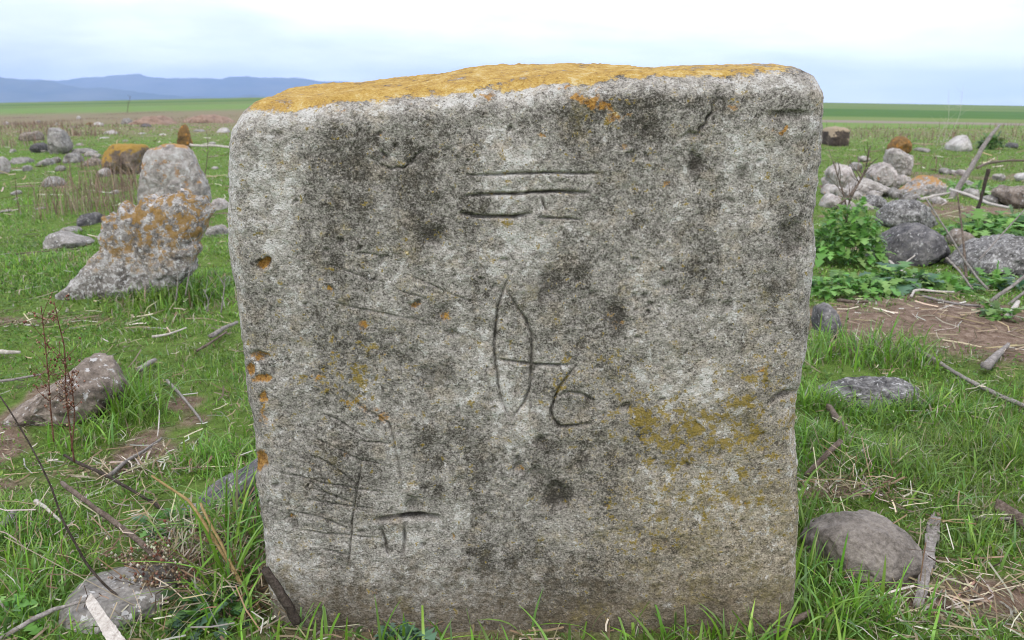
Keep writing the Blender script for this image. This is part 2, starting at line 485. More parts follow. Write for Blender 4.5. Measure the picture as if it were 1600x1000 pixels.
mountain('mountain_range', 9200, [(-420, 125), (-300, 118), (-120, 122), (0, 126), (60, 125), (110, 123), (130, 119), (170, 117), (215, 115.5), (260, 117), (300, 116.5), (325, 117), (345, 121), (365, 119), (395, 118.5), (440, 119.5), (490, 127), (540, 131), (600, 134), (680, 143), (760, 152), (850, 161)], 1500, 3, 'long range of hazy blue mountains far off on the left')
mountain('mountain_foothill', 6800, [(-600, 120), (-300, 112), (-100, 113), (0, 117.5), (25, 121), (45, 124), (70, 123), (85, 126), (110, 131), (150, 136), (200, 140), (260, 144), (330, 147), (420, 152), (500, 158)], 1100, 9, 'nearer purple blue foothill at the left end of the mountains')

# ------------------------------------------------------------------ haze
hb = 22000.0
hz = NB('haze_air')
pv = hz.n('ShaderNodeVolumePrincipled', {'Color': (0.44, 0.61, 1.0), 'Density': 0.000125, 'Anisotropy': 0.0})
hz.t.links.new(pv.outputs[0], hz.out.inputs['Volume'])
x0, x1, y0, y1, z0, z1 = -hb, hb, -60.0, 12000.0, -15.0, 470.0
hv = np.array([(x, y, z) for z in (z0, z1) for y in (y0, y1) for x in (x0, x1)])
ho = make_mesh('haze', hv, [np.array([(0, 2, 3, 1), (4, 5, 7, 6), (0, 1, 5, 4), (2, 6, 7, 3), (0, 4, 6, 2), (1, 3, 7, 5)])], hz.m, smooth=False)
tag(ho, 'thin pale haze in the air over the whole plain', kind='stuff')

# ------------------------------------------------------------------ the carved gravestone
def polyline_dist(X, Y, pts, reach):
    """smallest distance in photo pixels from (X, Y) to the polyline, and position along it; inf beyond reach"""
    best = np.full(X.shape, 1e9); pos = np.zeros(X.shape)
    pts = np.asarray(pts, float)
    seg = np.hypot(*np.diff(pts, axis=0).T); tot = seg.sum(); acc = 0
    for (ax, ay), (bx, by), l in zip(pts[:-1], pts[1:], seg):
        m = np.where((X > min(ax, bx) - reach) & (X < max(ax, bx) + reach) & (Y > min(ay, by) - reach) & (Y < max(ay, by) + reach))[0]
        if len(m):
            t = np.clip(((X[m] - ax) * (bx - ax) + (Y[m] - ay) * (by - ay)) / max(l * l, 1e-9), 0, 1)
            d = np.hypot(X[m] - ax - t * (bx - ax), Y[m] - ay - t * (by - ay))
            c = d < best[m]
            best[m[c]] = d[c]; pos[m[c]] = (acc + t[c] * l) / tot
        acc += l
    return best, pos

def build_hero():
    D0 = 1.03
    Wd, H0, H1, T, r = 0.76, -0.10, 0.76, 0.25, 0.040
    Nx, Nz, Ny = 570, 590, 46
    a = np.linspace(-Wd / 2, Wd / 2, Nx)
    b_ = np.linspace(H0, H1, Nz)
    c = T * np.linspace(0, 1, Ny) ** 1.6
    def face(A, B, order):
        g = np.meshgrid(A, B, indexing='ij')
        return g
    # front (y=0), top (z=H1), left (x=-), right (x=+), back coarse
    parts = []
    Z, X = np.meshgrid(b_, a, indexing='ij'); parts.append((np.stack([X, 0 * X, Z], -1), (Nz, Nx)))
    Y, X = np.meshgrid(c, a, indexing='ij'); parts.append((np.stack([X, Y, 0 * X + H1], -1), (Ny, Nx)))
    Z, Y = np.meshgrid(b_, c[::-1], indexing='ij'); parts.append((np.stack([0 * Y - Wd / 2, Y, Z], -1), (Nz, Ny)))
    Z, Y = np.meshgrid(b_, c, indexing='ij'); parts.append((np.stack([0 * Y + Wd / 2, Y, Z], -1), (Nz, Ny)))
    Z, X = np.meshgrid(np.linspace(H0, H1, 90), np.linspace(Wd / 2, -Wd / 2, 90), indexing='ij'); parts.append((np.stack([X, 0 * X + T, Z], -1), (90, 90)))
    V = []; Fc = []; off = 0
    for P, (nr, nc) in parts:
        V.append(P.reshape(-1, 3)); Fc.append(grid_faces(nr, nc, off)); off += nr * nc
    V = np.concatenate(V); Fc = np.concatenate(Fc)
    # weld vertices shared by neighbouring faces
    key = np.round(V * 1e5).astype(np.int64)
    _, first, inv = np.unique(key, axis=0, return_index=True, return_inverse=True)
    V = V[first]; Fc = inv.ravel()[Fc]
    # round the box
    lo = np.array([-Wd / 2 + r, r, H0 - 1]); hi = np.array([Wd / 2 - r, T - r, H1 - r])
    q = np.clip(V, lo, hi)
    dlt = V - q
    nrm = dlt / np.maximum(np.linalg.norm(dlt, axis=1, keepdims=True), 1e-9)
    ln = np.max(np.abs(dlt), axis=1, keepdims=True)
    V = q + nrm * ln
    N0 = nrm.copy()
    front = np.clip(-N0[:, 1], 0, 1)
    # silhouettes read from the photograph
    Ls = [(150, 356), (180, 356), (210, 352), (260, 350), (330, 351), (400, 355), (450, 362), (520, 369), (560, 374), (600, 380), (640, 385), (680, 392), (720, 396), (760, 396), (800, 402), (850, 408), (900, 414), (950, 420), (990, 425), (1050, 430)]
    Rs = [(100, 1294), (160, 1292), (200, 1291), (240, 1291), (280, 1288), (330, 1280), (370, 1276), (400, 1280), (440, 1278), (480, 1274), (530, 1268), (570, 1264), (610, 1256), (640, 1249), (680, 1248), (730, 1252), (770, 1254), (830, 1252), (880, 1250), (930, 1246), (960, 1242), (1000, 1238), (1060, 1232)]
    zl = np.array([on_plane(p[1], p[0], D0 + .018)[1] for p in Ls]); xl = np.array([on_plane(p[1], p[0], D0 + .018)[0] for p in Ls])
    zr = np.array([on_plane(p[1], p[0], D0 + .018)[1] for p in Rs]); xr = np.array([on_plane(p[1], p[0], D0 + .018)[0] for p in Rs])
    XL = np.interp(V[:, 2], zl[::-1], xl[::-1]); XR = np.interp(V[:, 2], zr[::-1], xr[::-1])
    u = (V[:, 0] + Wd / 2) / Wd
    x = XL + u * (XR - XL)
    FE = [(352, 178), (404, 164), (468, 166), (532, 157), (628, 149), (692, 142), (756, 134), (840, 128), (916, 125), (980, 118), (1044, 115), (1140, 113), (1236, 113), (1265, 115), (1290, 116)]
    BE = [(352, 146), (404, 141), (446, 138), (500, 135), (564, 131), (628, 125), (692, 117), (756, 111), (840, 107), (916, 103), (1012, 104), (1044, 106), (1092, 102), (1140, 102), (1220, 104), (1252, 103), (1290, 104)]
    fx_, fz_ = map(np.array, zip(*[on_plane(p[0], p[1], D0 + .02) for p in FE]))
    bx_, bz_ = map(np.array, zip(*[on_plane(p[0], p[1], D0 + T - .05) for p in BE]))
    bx_ = bx_ * (D0 + .02) / (D0 + T - .05)
    zf = np.interp(x, fx_, fz_) + .004; zb = np.interp(x, bx_, bz_) + .004
    w = np.clip((V[:, 1] - 0.02) / (T - .07), 0, 1)
    w2 = w ** 0.8
    ztop = zf + (zb - zf) * w2
    k = sstep(0.1, H1, V[:, 2])
    z = V[:, 2] + (ztop - H1) * k
    y = V[:, 1] + D0
    P = np.stack([x, y, z], -1)
    # overall unevenness
    n1 = fbm(P * 5, 4, 11); n2 = fbm(P * 22, 4, 12); n3 = fbm(P * 75, 3, 13); n4 = fbm(P * 210, 3, 14)
    P = P + N0 * (n1 * 0.0035 + n2 * 0.0020 + n3 * 0.0011 + n4 * 0.0006)[:, None]
    # carving, in the stone's own front plane (measured in photo pixels on that plane)
    PX, PY = to_px(P[:, 0], P[:, 1], P[:, 2])
    dep = np.zeros(len(P)); recess_dark = np.zeros(len(P)); orange = np.zeros(len(P)); yellow = np.zeros(len(P)); tone = np.zeros(len(P))
    fr = front > 0.3
    wob = fbm(np.stack([PX / 14, PY / 14, PX * 0], -1), 3, 21)
    wob2 = fbm(np.stack([PX / 14 + 50, PY / 14, PX * 0], -1), 3, 22)
    wl_ = fbm(np.stack([PX / 30, PY / 30, PX * 0], -1), 2, 23)
    wl2_ = fbm(np.stack([PX / 30 + 50, PY / 30, PX * 0], -1), 2, 24)
    QX, QY = PX + 1.0 * wl_ + .5 * wob, PY + 1.0 * wl2_ + .5 * wob2
    def groove(pts, w, d, dk=0.5, taper=True):
        dist, pos = polyline_dist(QX, QY, pts, w * 4 + 4)
        tp = np.sin(np.pi * np.clip(pos, 0.03, 0.97)) ** 0.4 if taper else 1.0
        w = w * .86
        g = np.exp(-(dist / w) ** 2) * tp * fr
        dep[:] = np.maximum(dep, g * d * 1.35)
        recess_dark[:] = np.maximum(recess_dark, np.exp(-(dist / (w * 1.0)) ** 2) * tp * min(1, dk * 1.45) * fr * np.clip(.85 + .55 * wob2, .25, 1.1))
    def pit(cx, cy, rx, ry, d, dk=0.4, og=0.0, sharp=2.0, ye=0.0):
        e = np.hypot((PX + 4 * wob - cx) / rx, (PY + 4 * wob2 - cy) / ry)
        g = np.exp(-np.minimum(e, 9) ** (2 * sharp)) * fr
        dep[:] = np.maximum(dep, g * d)
        recess_dark[:] = np.maximum(recess_dark, g * dk)
        orange[:] = np.maximum(orange, np.exp(-(np.minimum(e, 9) * 0.9) ** 4) * og * fr)
    mm = 0.001
    # three short bars at the top
    groove([(730, 274), (780, 272), (840, 271), (890, 271), (934, 272)], 2.2, 4 * mm, .5)
    groove([(728, 306), (780, 303), (840, 301), (880, 300.5), (921, 302)], 2.4, 5.5 * mm, .7)
    groove([(719, 335), (760, 338), (800, 338.5), (828, 334)], 2.9, 6.5 * mm, .8)
    groove([(842, 340), (875, 341), (908, 343)], 1.8, 3.5 * mm, .45)
    groove([(923, 288), (918, 303)], 1.8, 2 * mm, .3)
    groove([(846, 306), (849, 318), (853, 330)], 2.5, 2.5 * mm, .35)
    # shield with the cross bar and the curled stroke
    groove([(795, 436), (784, 460), (777, 478), (775, 508), (772, 540), (774, 572), (778, 601), (786, 630), (799, 658)], 2.3, 4 * mm, .45)
    groove([(792, 452), (804, 476), (820, 498), (831, 524), (832, 546), (830, 572), (828, 604), (820, 630), (801, 654)], 2.3, 4 * mm, .45)
    groove([(778, 561), (805, 566), (830, 569), (860, 570), (892, 571)], 2.2, 4 * mm, .6)
    groove([(831, 545), (830, 575), (828, 600)], 3.2, 4 * mm, .5)
    groove([(897, 575), (880, 600), (867, 622), (861, 642), (865, 655), (876, 667), (897, 666), (924, 662)], 2.6, 4.2 * mm, .5)
    groove([(874, 618), (890, 614), (908, 616), (926, 625), (930, 640)], 3.0, 3 * mm, .3)
    pit(897, 640, 28, 20, 2.0 * mm, .14, 0, 2)
    pit(978, 637, 12, 8, 4 * mm, .5)
    # rake-like grid at lower left
    groove([(567, 713), (561, 744), (555, 779), (550, 821), (546, 859), (541, 892)], 1.8, 3 * mm, .42)
    for p in ([(424, 736), (468, 746), (506, 755), (558, 764), (600, 769)], [(490, 684), (532, 704), (564, 720), (600, 726)], [(481, 709), (519, 728), (558, 758)], [(490, 765), (526, 776), (553, 787)], [(486, 781), (519, 787), (558, 792), (590, 796)], [(464, 800), (500, 808), (526, 818), (550, 831)], [(470, 829), (513, 834), (558, 838), (596, 843)], [(506, 858), (542, 867)], [(560, 690), (590, 692), (615, 696)], [(470, 745), (500, 764), (530, 790)]):
        groove(p, 1.5, 1.9 * mm, .29)
    # long thin scratches
    for p in ([(520, 414), (551, 428), (596, 440)], [(634, 428), (679, 447), (716, 465)], [(620, 451), (663, 467)], [(509, 468), (538, 478), (564, 484), (596, 489), (628, 495), (670, 504)], [(500, 643), (519, 652), (545, 668), (566, 682)], [(600, 400), (560, 395)], [(711, 462), (740, 474)]):
        groove(p, 1.35, 1.6 * mm, .26)
    # cracks
    groove([(1124, 136), (1120, 147), (1123, 156), (1114, 165), (1116, 174), (1106, 184), (1104, 194), (1093, 201), (1093, 211), (1078, 208), (1062, 217)], 2.9, 3.6 * mm, .5)
    pit(1083, 211, 15, 6, 2 * mm, .3)
    pit(1117, 160, 6, 13, 2 * mm, .3)
    groove([(536, 611), (564, 636), (590, 652), (608, 664), (612, 676), (617, 700), (622, 725), (626, 766)], 2.0, 2.6 * mm, .3)
    groove([(600, 258), (611, 264), (621, 261), (630, 263), (639, 256), (645, 251), (650, 242), (660, 236)], 2.0, 3 * mm, .5)
    pit(641, 253, 9, 5, 3 * mm, .4)
    groove([(595, 235), (600, 243), (607, 247)], 3, 4 * mm, .5)
    # gouge with two prongs
    groove([(586, 814), (612, 811), (640, 807), (660, 806), (684, 809)], 4.6, 8 * mm, .75)
    pit(648, 787, 16, 11, 4 * mm, .4)
    groove([(595, 826), (601, 846), (607, 868)], 2.6, 3.5 * mm, .55)
    groove([(631, 820), (631, 845), (630, 868)], 2.6, 3.5 * mm, .55)
    # notch at the right edge
    groove([(1203, 630), (1212, 622), (1226, 616), (1252, 612)], 5, 7 * mm, .35)
    # pits, many with orange lichen inside
    pit(412, 412, 8, 10, 7 * mm, .3, .9)
    pit(402, 557, 15, 9, 6 * mm, .3, .7)
    pit(392, 578, 7, 9, 4 * mm, .1, 1.0)
    pit(409, 592, 15, 6, 3 * mm, .1, 1.0)
    pit(412, 620, 7, 10, 3 * mm, .1, .9)
    pit(413, 652, 13, 16, 1.5 * mm, .15, .55)
    pit(407, 720, 11, 15, 7 * mm, .1, .95)
    pit(647, 476, 9, 6, 4 * mm, .4, .7)
    pit(692, 490, 13, 12, 3 * mm, .35, .55)
    pit(566, 508, 7, 10, 2 * mm, .1, .6)
    pit(705, 521, 9, 6, 3 * mm, .5, .3)
    pit(676, 370, 17, 15, 3.5 * mm, .55)
    pit(858, 443, 18, 24, 3 * mm, .5)
    pit(961, 492, 17, 21, 3 * mm, .55, .3)
    pit(1087, 254, 12, 18, 3.5 * mm, .6)
    pit(870, 776, 22, 20, 6 * mm, .5)
    pit(844, 690, 11, 9, 4 * mm, .4)
    pit(835, 741, 13, 11, 4 * mm, .4)
    pit(810, 730, 8, 14, 5 * mm, .4, .5)
    pit(1234, 372, 22, 26, 6 * mm, .4)
    pit(1262, 700, 14, 34, 5 * mm, .1)
    pit(680, 588, 30, 18, 2 * mm, .4)
    pit(985, 245, 9, 6, 3 * mm, .35)
    pit(1160, 268, 10, 12, 2 * mm, .5)
    pit(1235, 180, 40, 8, 3 * mm, .2)
    r2 = random.Random(5)
    for _ in range(170):
        s = r2.uniform(2.2, 6) * (1.5 if r2.random() < .15 else 1)
        qx, qy = r2.uniform(420, 1230), r2.uniform(200, 940)
        if 700 < qx < 950 and 255 < qy < 350:
            qy += 110
        pit(qx, qy, s, s * r2.uniform(.6, 1.1), r2.uniform(1, 3) * mm, r2.uniform(.2, .55), r2.choice([0, 0, 0, .5]))
    P[:, 1] += dep * front * 1.25
    # broad light and dark weathering of the face; lit corners painted paler
    wk = fbm(np.stack([PX / 34, PY / 34, PX * 0], -1), 5, 25, .62)
    wk2 = fbm(np.stack([PX / 34 + 90, PY / 34, PX * 0], -1), 5, 26, .62)
    wk3 = fbm(np.stack([PX / 20, PY / 20, PX * 0], -1), 4, 27, .6)
    crust = np.zeros(len(P))
    for cx, cy, rx, ry, am in ((620, 240, 70, 50, -.5), (555, 225, 55, 40, -.3), (860, 185, 70, 45, -.4), (1000, 190, 80, 45, -.42), (720, 210, 40, 40, -.3), (1180, 165, 70, 40, -.2), (1090, 255, 18, 30, -.7), (960, 492, 22, 26, -.6), (860, 435, 26, 36, -.5), (676, 370, 20, 20, -.4), (690, 590, 45, 30, -.4), (690, 690, 45, 40, -.5), (700, 745, 45, 35, -.45), (1110, 400, 60, 50, -.25), (1240, 375, 28, 35, -.3), (870, 780, 26, 28, -.55), (960, 700, 60, 45, -.4), (930, 770, 60, 50, -.3), (730, 870, 80, 26, -.5), (800, 865, 60, 40, -.35), (845, 910, 50, 50, -.35), (500, 740, 60, 60, -.2), (1235, 480, 25, 45, -.35), (640, 330, 35, 50, -.25), (1010, 330, 60, 50, -.15), (540, 560, 60, 60, -.12), (600, 530, 50, 40, -.2), (1050, 350, 70, 30, -.2), (620, 905, 60, 35, -.15), (1120, 880, 120, 60, -.12), (900, 945, 150, 40, -.35), (600, 945, 150, 30, -.25), (1165, 300, 30, 40, -.25),
                               (790, 230, 60, 40, .35), (770, 290, 40, 30, .3), (900, 285, 40, 20, .25), (800, 400, 70, 50, .35), (760, 605, 45, 60, .4), (480, 540, 70, 80, .12), (430, 300, 70, 120, .25), (1100, 605, 80, 50, .4), (1090, 770, 110, 60, .25), (440, 890, 40, 60, .25), (1010, 590, 60, 40, .25), (750, 510, 40, 50, .3), (840, 660, 40, 30, .35), (700, 820, 40, 25, .2), (590, 890, 40, 30, .2), (870, 560, 30, 30, .15), (640, 850, 60, 20, .2), (500, 900, 60, 60, .12), (1240, 250, 40, 60, .2), (1150, 500, 60, 60, .1), (700, 640, 30, 20, .2), (560, 800, 60, 50, .12), (1150, 240, 40, 40, .1)):
        e = ((PX + 16 * wk - cx) / rx) ** 2 + ((PY + 16 * wk2 - cy) / ry) ** 2
        tone += (am * .68 if am < 0 else am * 1.35) * np.exp(-np.minimum(e, 40) ** 1.3) * np.clip(1 + 1.1 * wk3, .05, 2.2)
    tone += 0.34 * fbm(P * 13, 5, 41, .6) + 0.30 * fbm(P * 48, 4, 42, .6) + .30 * fbm(P * np.array([24, 1, 3.5]), 4, 43, .6) + .5 * sstep(.12, .5, N0[:, 2]) * (1 - sstep(.7, .95, N0[:, 2])) + .25 * sstep(.25, .8, np.abs(N0[:, 0]))  # last term paints the side corners paler where light catches them
    # orange crust on the top, spots of orange and of ochre on the face
    up = sstep(0.60, 0.95, N0[:, 2] + 0.13 * fbm(P * 30, 5, 51) + 0.05 * n1)
    edgefade = (1 - 0.75 * sstep(1195, 1262, PX)) * (1 - .8 * sstep(408, 370, PX)) * (1 - .12 * sstep(960, 1060, PX))
    crust = up * edgefade
    for cx, cy, rx, ry, s in ((905, 150, 13, 10, .9), (920, 158, 18, 11, 1.), (940, 168, 16, 10, .9), (958, 178, 14, 8, .8), (978, 187, 14, 6, .7), (930, 145, 22, 8, .5), (765, 157, 16, 9, .75), (750, 152, 14, 7, .5), (880, 136, 9, 6, .7), (1223, 200, 10, 7, .95), (1145, 167, 8, 5, .7), (852, 211, 9, 6, .6), (538, 170, 16, 7, .6), (640, 160, 16, 6, .45), (466, 176, 9, 5, .5), (465, 529, 8, 7, .6), (497, 588, 15, 14, .6), (700, 500, 18, 9, .4), (575, 640, 28, 12, .6), (595, 652, 16, 9, .6), (545, 625, 14, 10, .4), (485, 720, 20, 12, .45), (495, 745, 10, 10, .35), (475, 690, 12, 8, .4), (610, 555, 16, 9, .4), (525, 545, 14, 14, .35), (1090, 262, 14, 8, .3), (1028, 262, 10, 8, .5), (960, 505, 12, 10, .5), (1244, 395, 8, 6, .5), (735, 262, 8, 6, .5), (1185, 575, 12, 10, .6), (1205, 322, 8, 6, .4), (1060, 300, 30, 10, .25)):
        e = ((PX + 9 * wob - cx) / rx) ** 2 + ((PY + 9 * wob2 - cy) / ry) ** 2
        orange = np.maximum(orange, s * np.exp(-np.minimum(e, 40) ** 1.2) * fr)
    for cx, cy, rx, ry, s in ((1006, 650, 16, 26, .9), (1000, 625, 14, 12, .5), (1075, 665, 34, 11, .8), (1068, 661, 10, 8, 1.), (1183, 676, 15, 11, .95), (1140, 690, 55, 14, .8), (1050, 690, 46, 14, .75), (1010, 680, 30, 14, .7), (1120, 655, 40, 12, .6), (1160, 630, 30, 12, .6), (1090, 640, 30, 8, .5), (1180, 592, 12, 14, .7), (1140, 630, 12, 10, .6), (1050, 720, 60, 14, .5), (1150, 745, 40, 14, .45), (1090, 790, 40, 14, .4), (1000, 850, 60, 14, .4), (970, 620, 14, 10, .5), (1060, 620, 30, 10, .45), (960, 640, 16, 16, .4), (690, 480, 20, 14, .35), (510, 600, 25, 25, .4), (850, 345, 10, 8, .3), (1200, 700, 30, 20, .4), (735, 640, 12, 20, .35), (1100, 680, 130, 60, .42), (1120, 760, 110, 70, .34), (1190, 590, 60, 50, .36), (1000, 800, 90, 60, .28), (1230, 660, 30, 60, .3), (960, 600, 60, 50, .26), (540, 580, 80, 60, .3), (1010, 650, 40, 40, .5), (940, 560, 40, 30, .25), (880, 600, 10, 30, .4), (1090, 355, 12, 8, .4)):
        e = ((PX + 12 * wob - cx) / rx) ** 2 + ((PY + 12 * wob2 - cy) / ry) ** 2
        yellow = np.maximum(yellow, s * np.exp(-np.minimum(e, 40)) * fr)
    warm = sstep(0, 1, (PX - 760) / 420) * sstep(0, 1, (PY - 420) / 500)
    base = (P[:, 0].mean() * 0, D0, 0)
    o = make_mesh('carved_gravestone', P, [Fc], hero_material(), attrs={'tone': tone, 'recess_dark': recess_dark, 'orange': orange, 'crust': crust, 'yellow': yellow, 'warm': warm}, loc=base)
    tag(o, 'huge grey carved gravestone with orange lichen top filling the middle', 'gravestone')
    return o

def hero_material():
    b = NB('carved_limestone')
    v = b.coords()
    tone = b.attr('tone'); recess_dark = b.attr('recess_dark'); og = b.attr('orange'); ye = b.attr('yellow'); warm = b.attr('warm'); cr = b.attr('crust')
    nA = b.noise(v, 150, 4, 0.7)
    nB = b.noise(v, 380, 3, 0.7)
    nC = b.noise(v, 60, 5, 0.68, 0.3)
    nD = b.noise(v, 900, 2, 0.6)
    g = b.math('ADD', b.math('MULTIPLY', nA, 0.40), b.math('ADD', b.math('MULTIPLY', nB, 0.42), b.math('MULTIPLY', nC, 0.18)))
    t = b.math('ADD', g, b.math('MULTIPLY', tone, 0.105))
    c = b.ramp(t, [(0.36, (0.05, 0.045, 0.038)), (0.44, (0.143, 0.13, 0.112)), (0.515, (0.285, 0.263, 0.23)), (0.595, (0.415, 0.386, 0.343)), (0.69, (0.60, 0.572, 0.525))])
    c = b.mix(b.math('MULTIPLY', warm, 0.65), c, b.mix(1.0, c, (1.0, 0.88, 0.68), 'MULTIPLY'))
    c = b.mix(b.math('MULTIPLY', b.mapr(b.noise(v, 26, 5, 0.65), 0.52, 0.62), 0.35), c, b.mix(1.0, c, (1.0, 0.88, 0.70), 'MULTIPLY'))
    # crusts: chalky white and blackish lichens with crumbled edges
    wl = b.mapr(b.math('ADD', b.noise(v, 62, 9, 0.74, 0.15), b.math('MULTIPLY', tone, 0.16)), 0.58, 0.625)
    c = b.mix(b.math('MULTIPLY', wl, b.mapr(nB, 0.38, 0.52, 0.25, 0.75)), c, b.mix(nA, (0.42, 0.40, 0.365), (0.66, 0.645, 0.61)))
    dkm = b.mapr(b.math('SUBTRACT', b.noise(v, 48, 9, 0.74, 0.15), b.math('MULTIPLY', tone, 0.25)), 0.565, 0.615)
    c = b.mix(b.math('MULTIPLY', dkm, b.mapr(nB, 0.40, 0.56, 0.85, 0.25)), c, b.mix(nA, (0.028, 0.025, 0.02), (0.09, 0.078, 0.06)))
    # brown earth splashed and contact shade painted on the foot, dark holes in the grain
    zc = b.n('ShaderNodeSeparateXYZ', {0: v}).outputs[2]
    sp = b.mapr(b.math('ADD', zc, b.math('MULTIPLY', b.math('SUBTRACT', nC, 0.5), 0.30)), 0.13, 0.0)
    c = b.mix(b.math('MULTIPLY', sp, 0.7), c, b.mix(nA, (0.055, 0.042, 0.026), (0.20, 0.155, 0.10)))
    hl = b.mapr(nB, 0.375, 0.325)
    c = b.mix(b.math('MULTIPLY', hl, 0.55), c, (0.035, 0.03, 0.024))
    gm = b.mapr(b.math('ADD', b.noise(v, 17, 6, 0.7), b.math('MULTIPLY', warm, 0.12)), 0.57, 0.68)
    c = b.mix(b.math('MULTIPLY', gm, b.mapr(nA, 0.4, 0.6, 0.15, 0.5)), c, (0.17, 0.135, 0.04))
    # darker colour in the carved lines and pits
    c = b.mix(b.math('MULTIPLY', recess_dark, 0.95), c, (0.035, 0.03, 0.024))
    # ochre lichen
    ym = b.mapr(b.math('ADD', ye, b.math('ADD', b.math('MULTIPLY', b.math('SUBTRACT', nC, 0.5), 2.6), b.math('MULTIPLY', b.math('SUBTRACT', nA, 0.5), 2.2))), 0.33, 0.62)
    ym2 = b.math('MULTIPLY', ym, b.mapr(nA, 0.33, 0.46))
    c = b.mix(b.math('MULTIPLY', ym2, 0.85), c, b.mix(nB, (0.08, 0.055, 0.007), (0.36, 0.255, 0.035)))
    # orange lichen
    om = b.mapr(b.math('ADD', og, b.math('ADD', b.math('MULTIPLY', b.math('SUBTRACT', nC, 0.5), 1.7), b.math('MULTIPLY', b.math('SUBTRACT', nA, 0.5), 1.2))), 0.40, 0.85)
    oc = b.ramp(b.math('ADD', b.math('MULTIPLY', nA, 0.6), b.math('MULTIPLY', nB, 0.4)), [(0.36, (0.13, 0.055, 0.010)), (0.5, (0.31, 0.15, 0.025)), (0.64, (0.44, 0.25, 0.06))])
    c = b.mix(b.math('MULTIPLY', om, 0.9), c, oc)
    # thick yellow orange crust on the top
    nE = b.noise(v, 34, 6, 0.7, 0.4)
    cm = b.mapr(b.math('ADD', cr, b.math('ADD', b.math('MULTIPLY', b.math('SUBTRACT', nE, 0.5), 2.2), b.math('MULTIPLY', b.math('SUBTRACT', nA, 0.5), 1.6))), 0.40, 0.80)
    cc = b.ramp(b.math('ADD', b.math('MULTIPLY', nE, 0.5), b.math('ADD', b.math('MULTIPLY', nA, 0.25), b.math('MULTIPLY', nB, 0.25))), [(0.38, (0.17, 0.10, 0.035)), (0.46, (0.36, 0.215, 0.045)), (0.54, (0.47, 0.315, 0.085)), (0.63, (0.55, 0.46, 0.27))])
    c = b.mix(b.math('MULTIPLY', cm, b.mapr(nE, 0.30, 0.40, 0.55, 0.95)), c, cc)
    # pale crumbs and dark holes, grain by grain
    vo = b.voro(v, 330).outputs[0]
    nb_h = b.math('ADD', g, b.math('MULTIPLY', vo, 0.25))
    nb = b.bump(nb_h, 0.95, 0.0042)
    nb = b.bump(nD, 0.5, 0.0008, nb)
    nb = b.bump(cm, 0.3, 0.0012, nb)
    b.principled(c, 0.93, nb, 0.18)
    return b.m
build_hero()

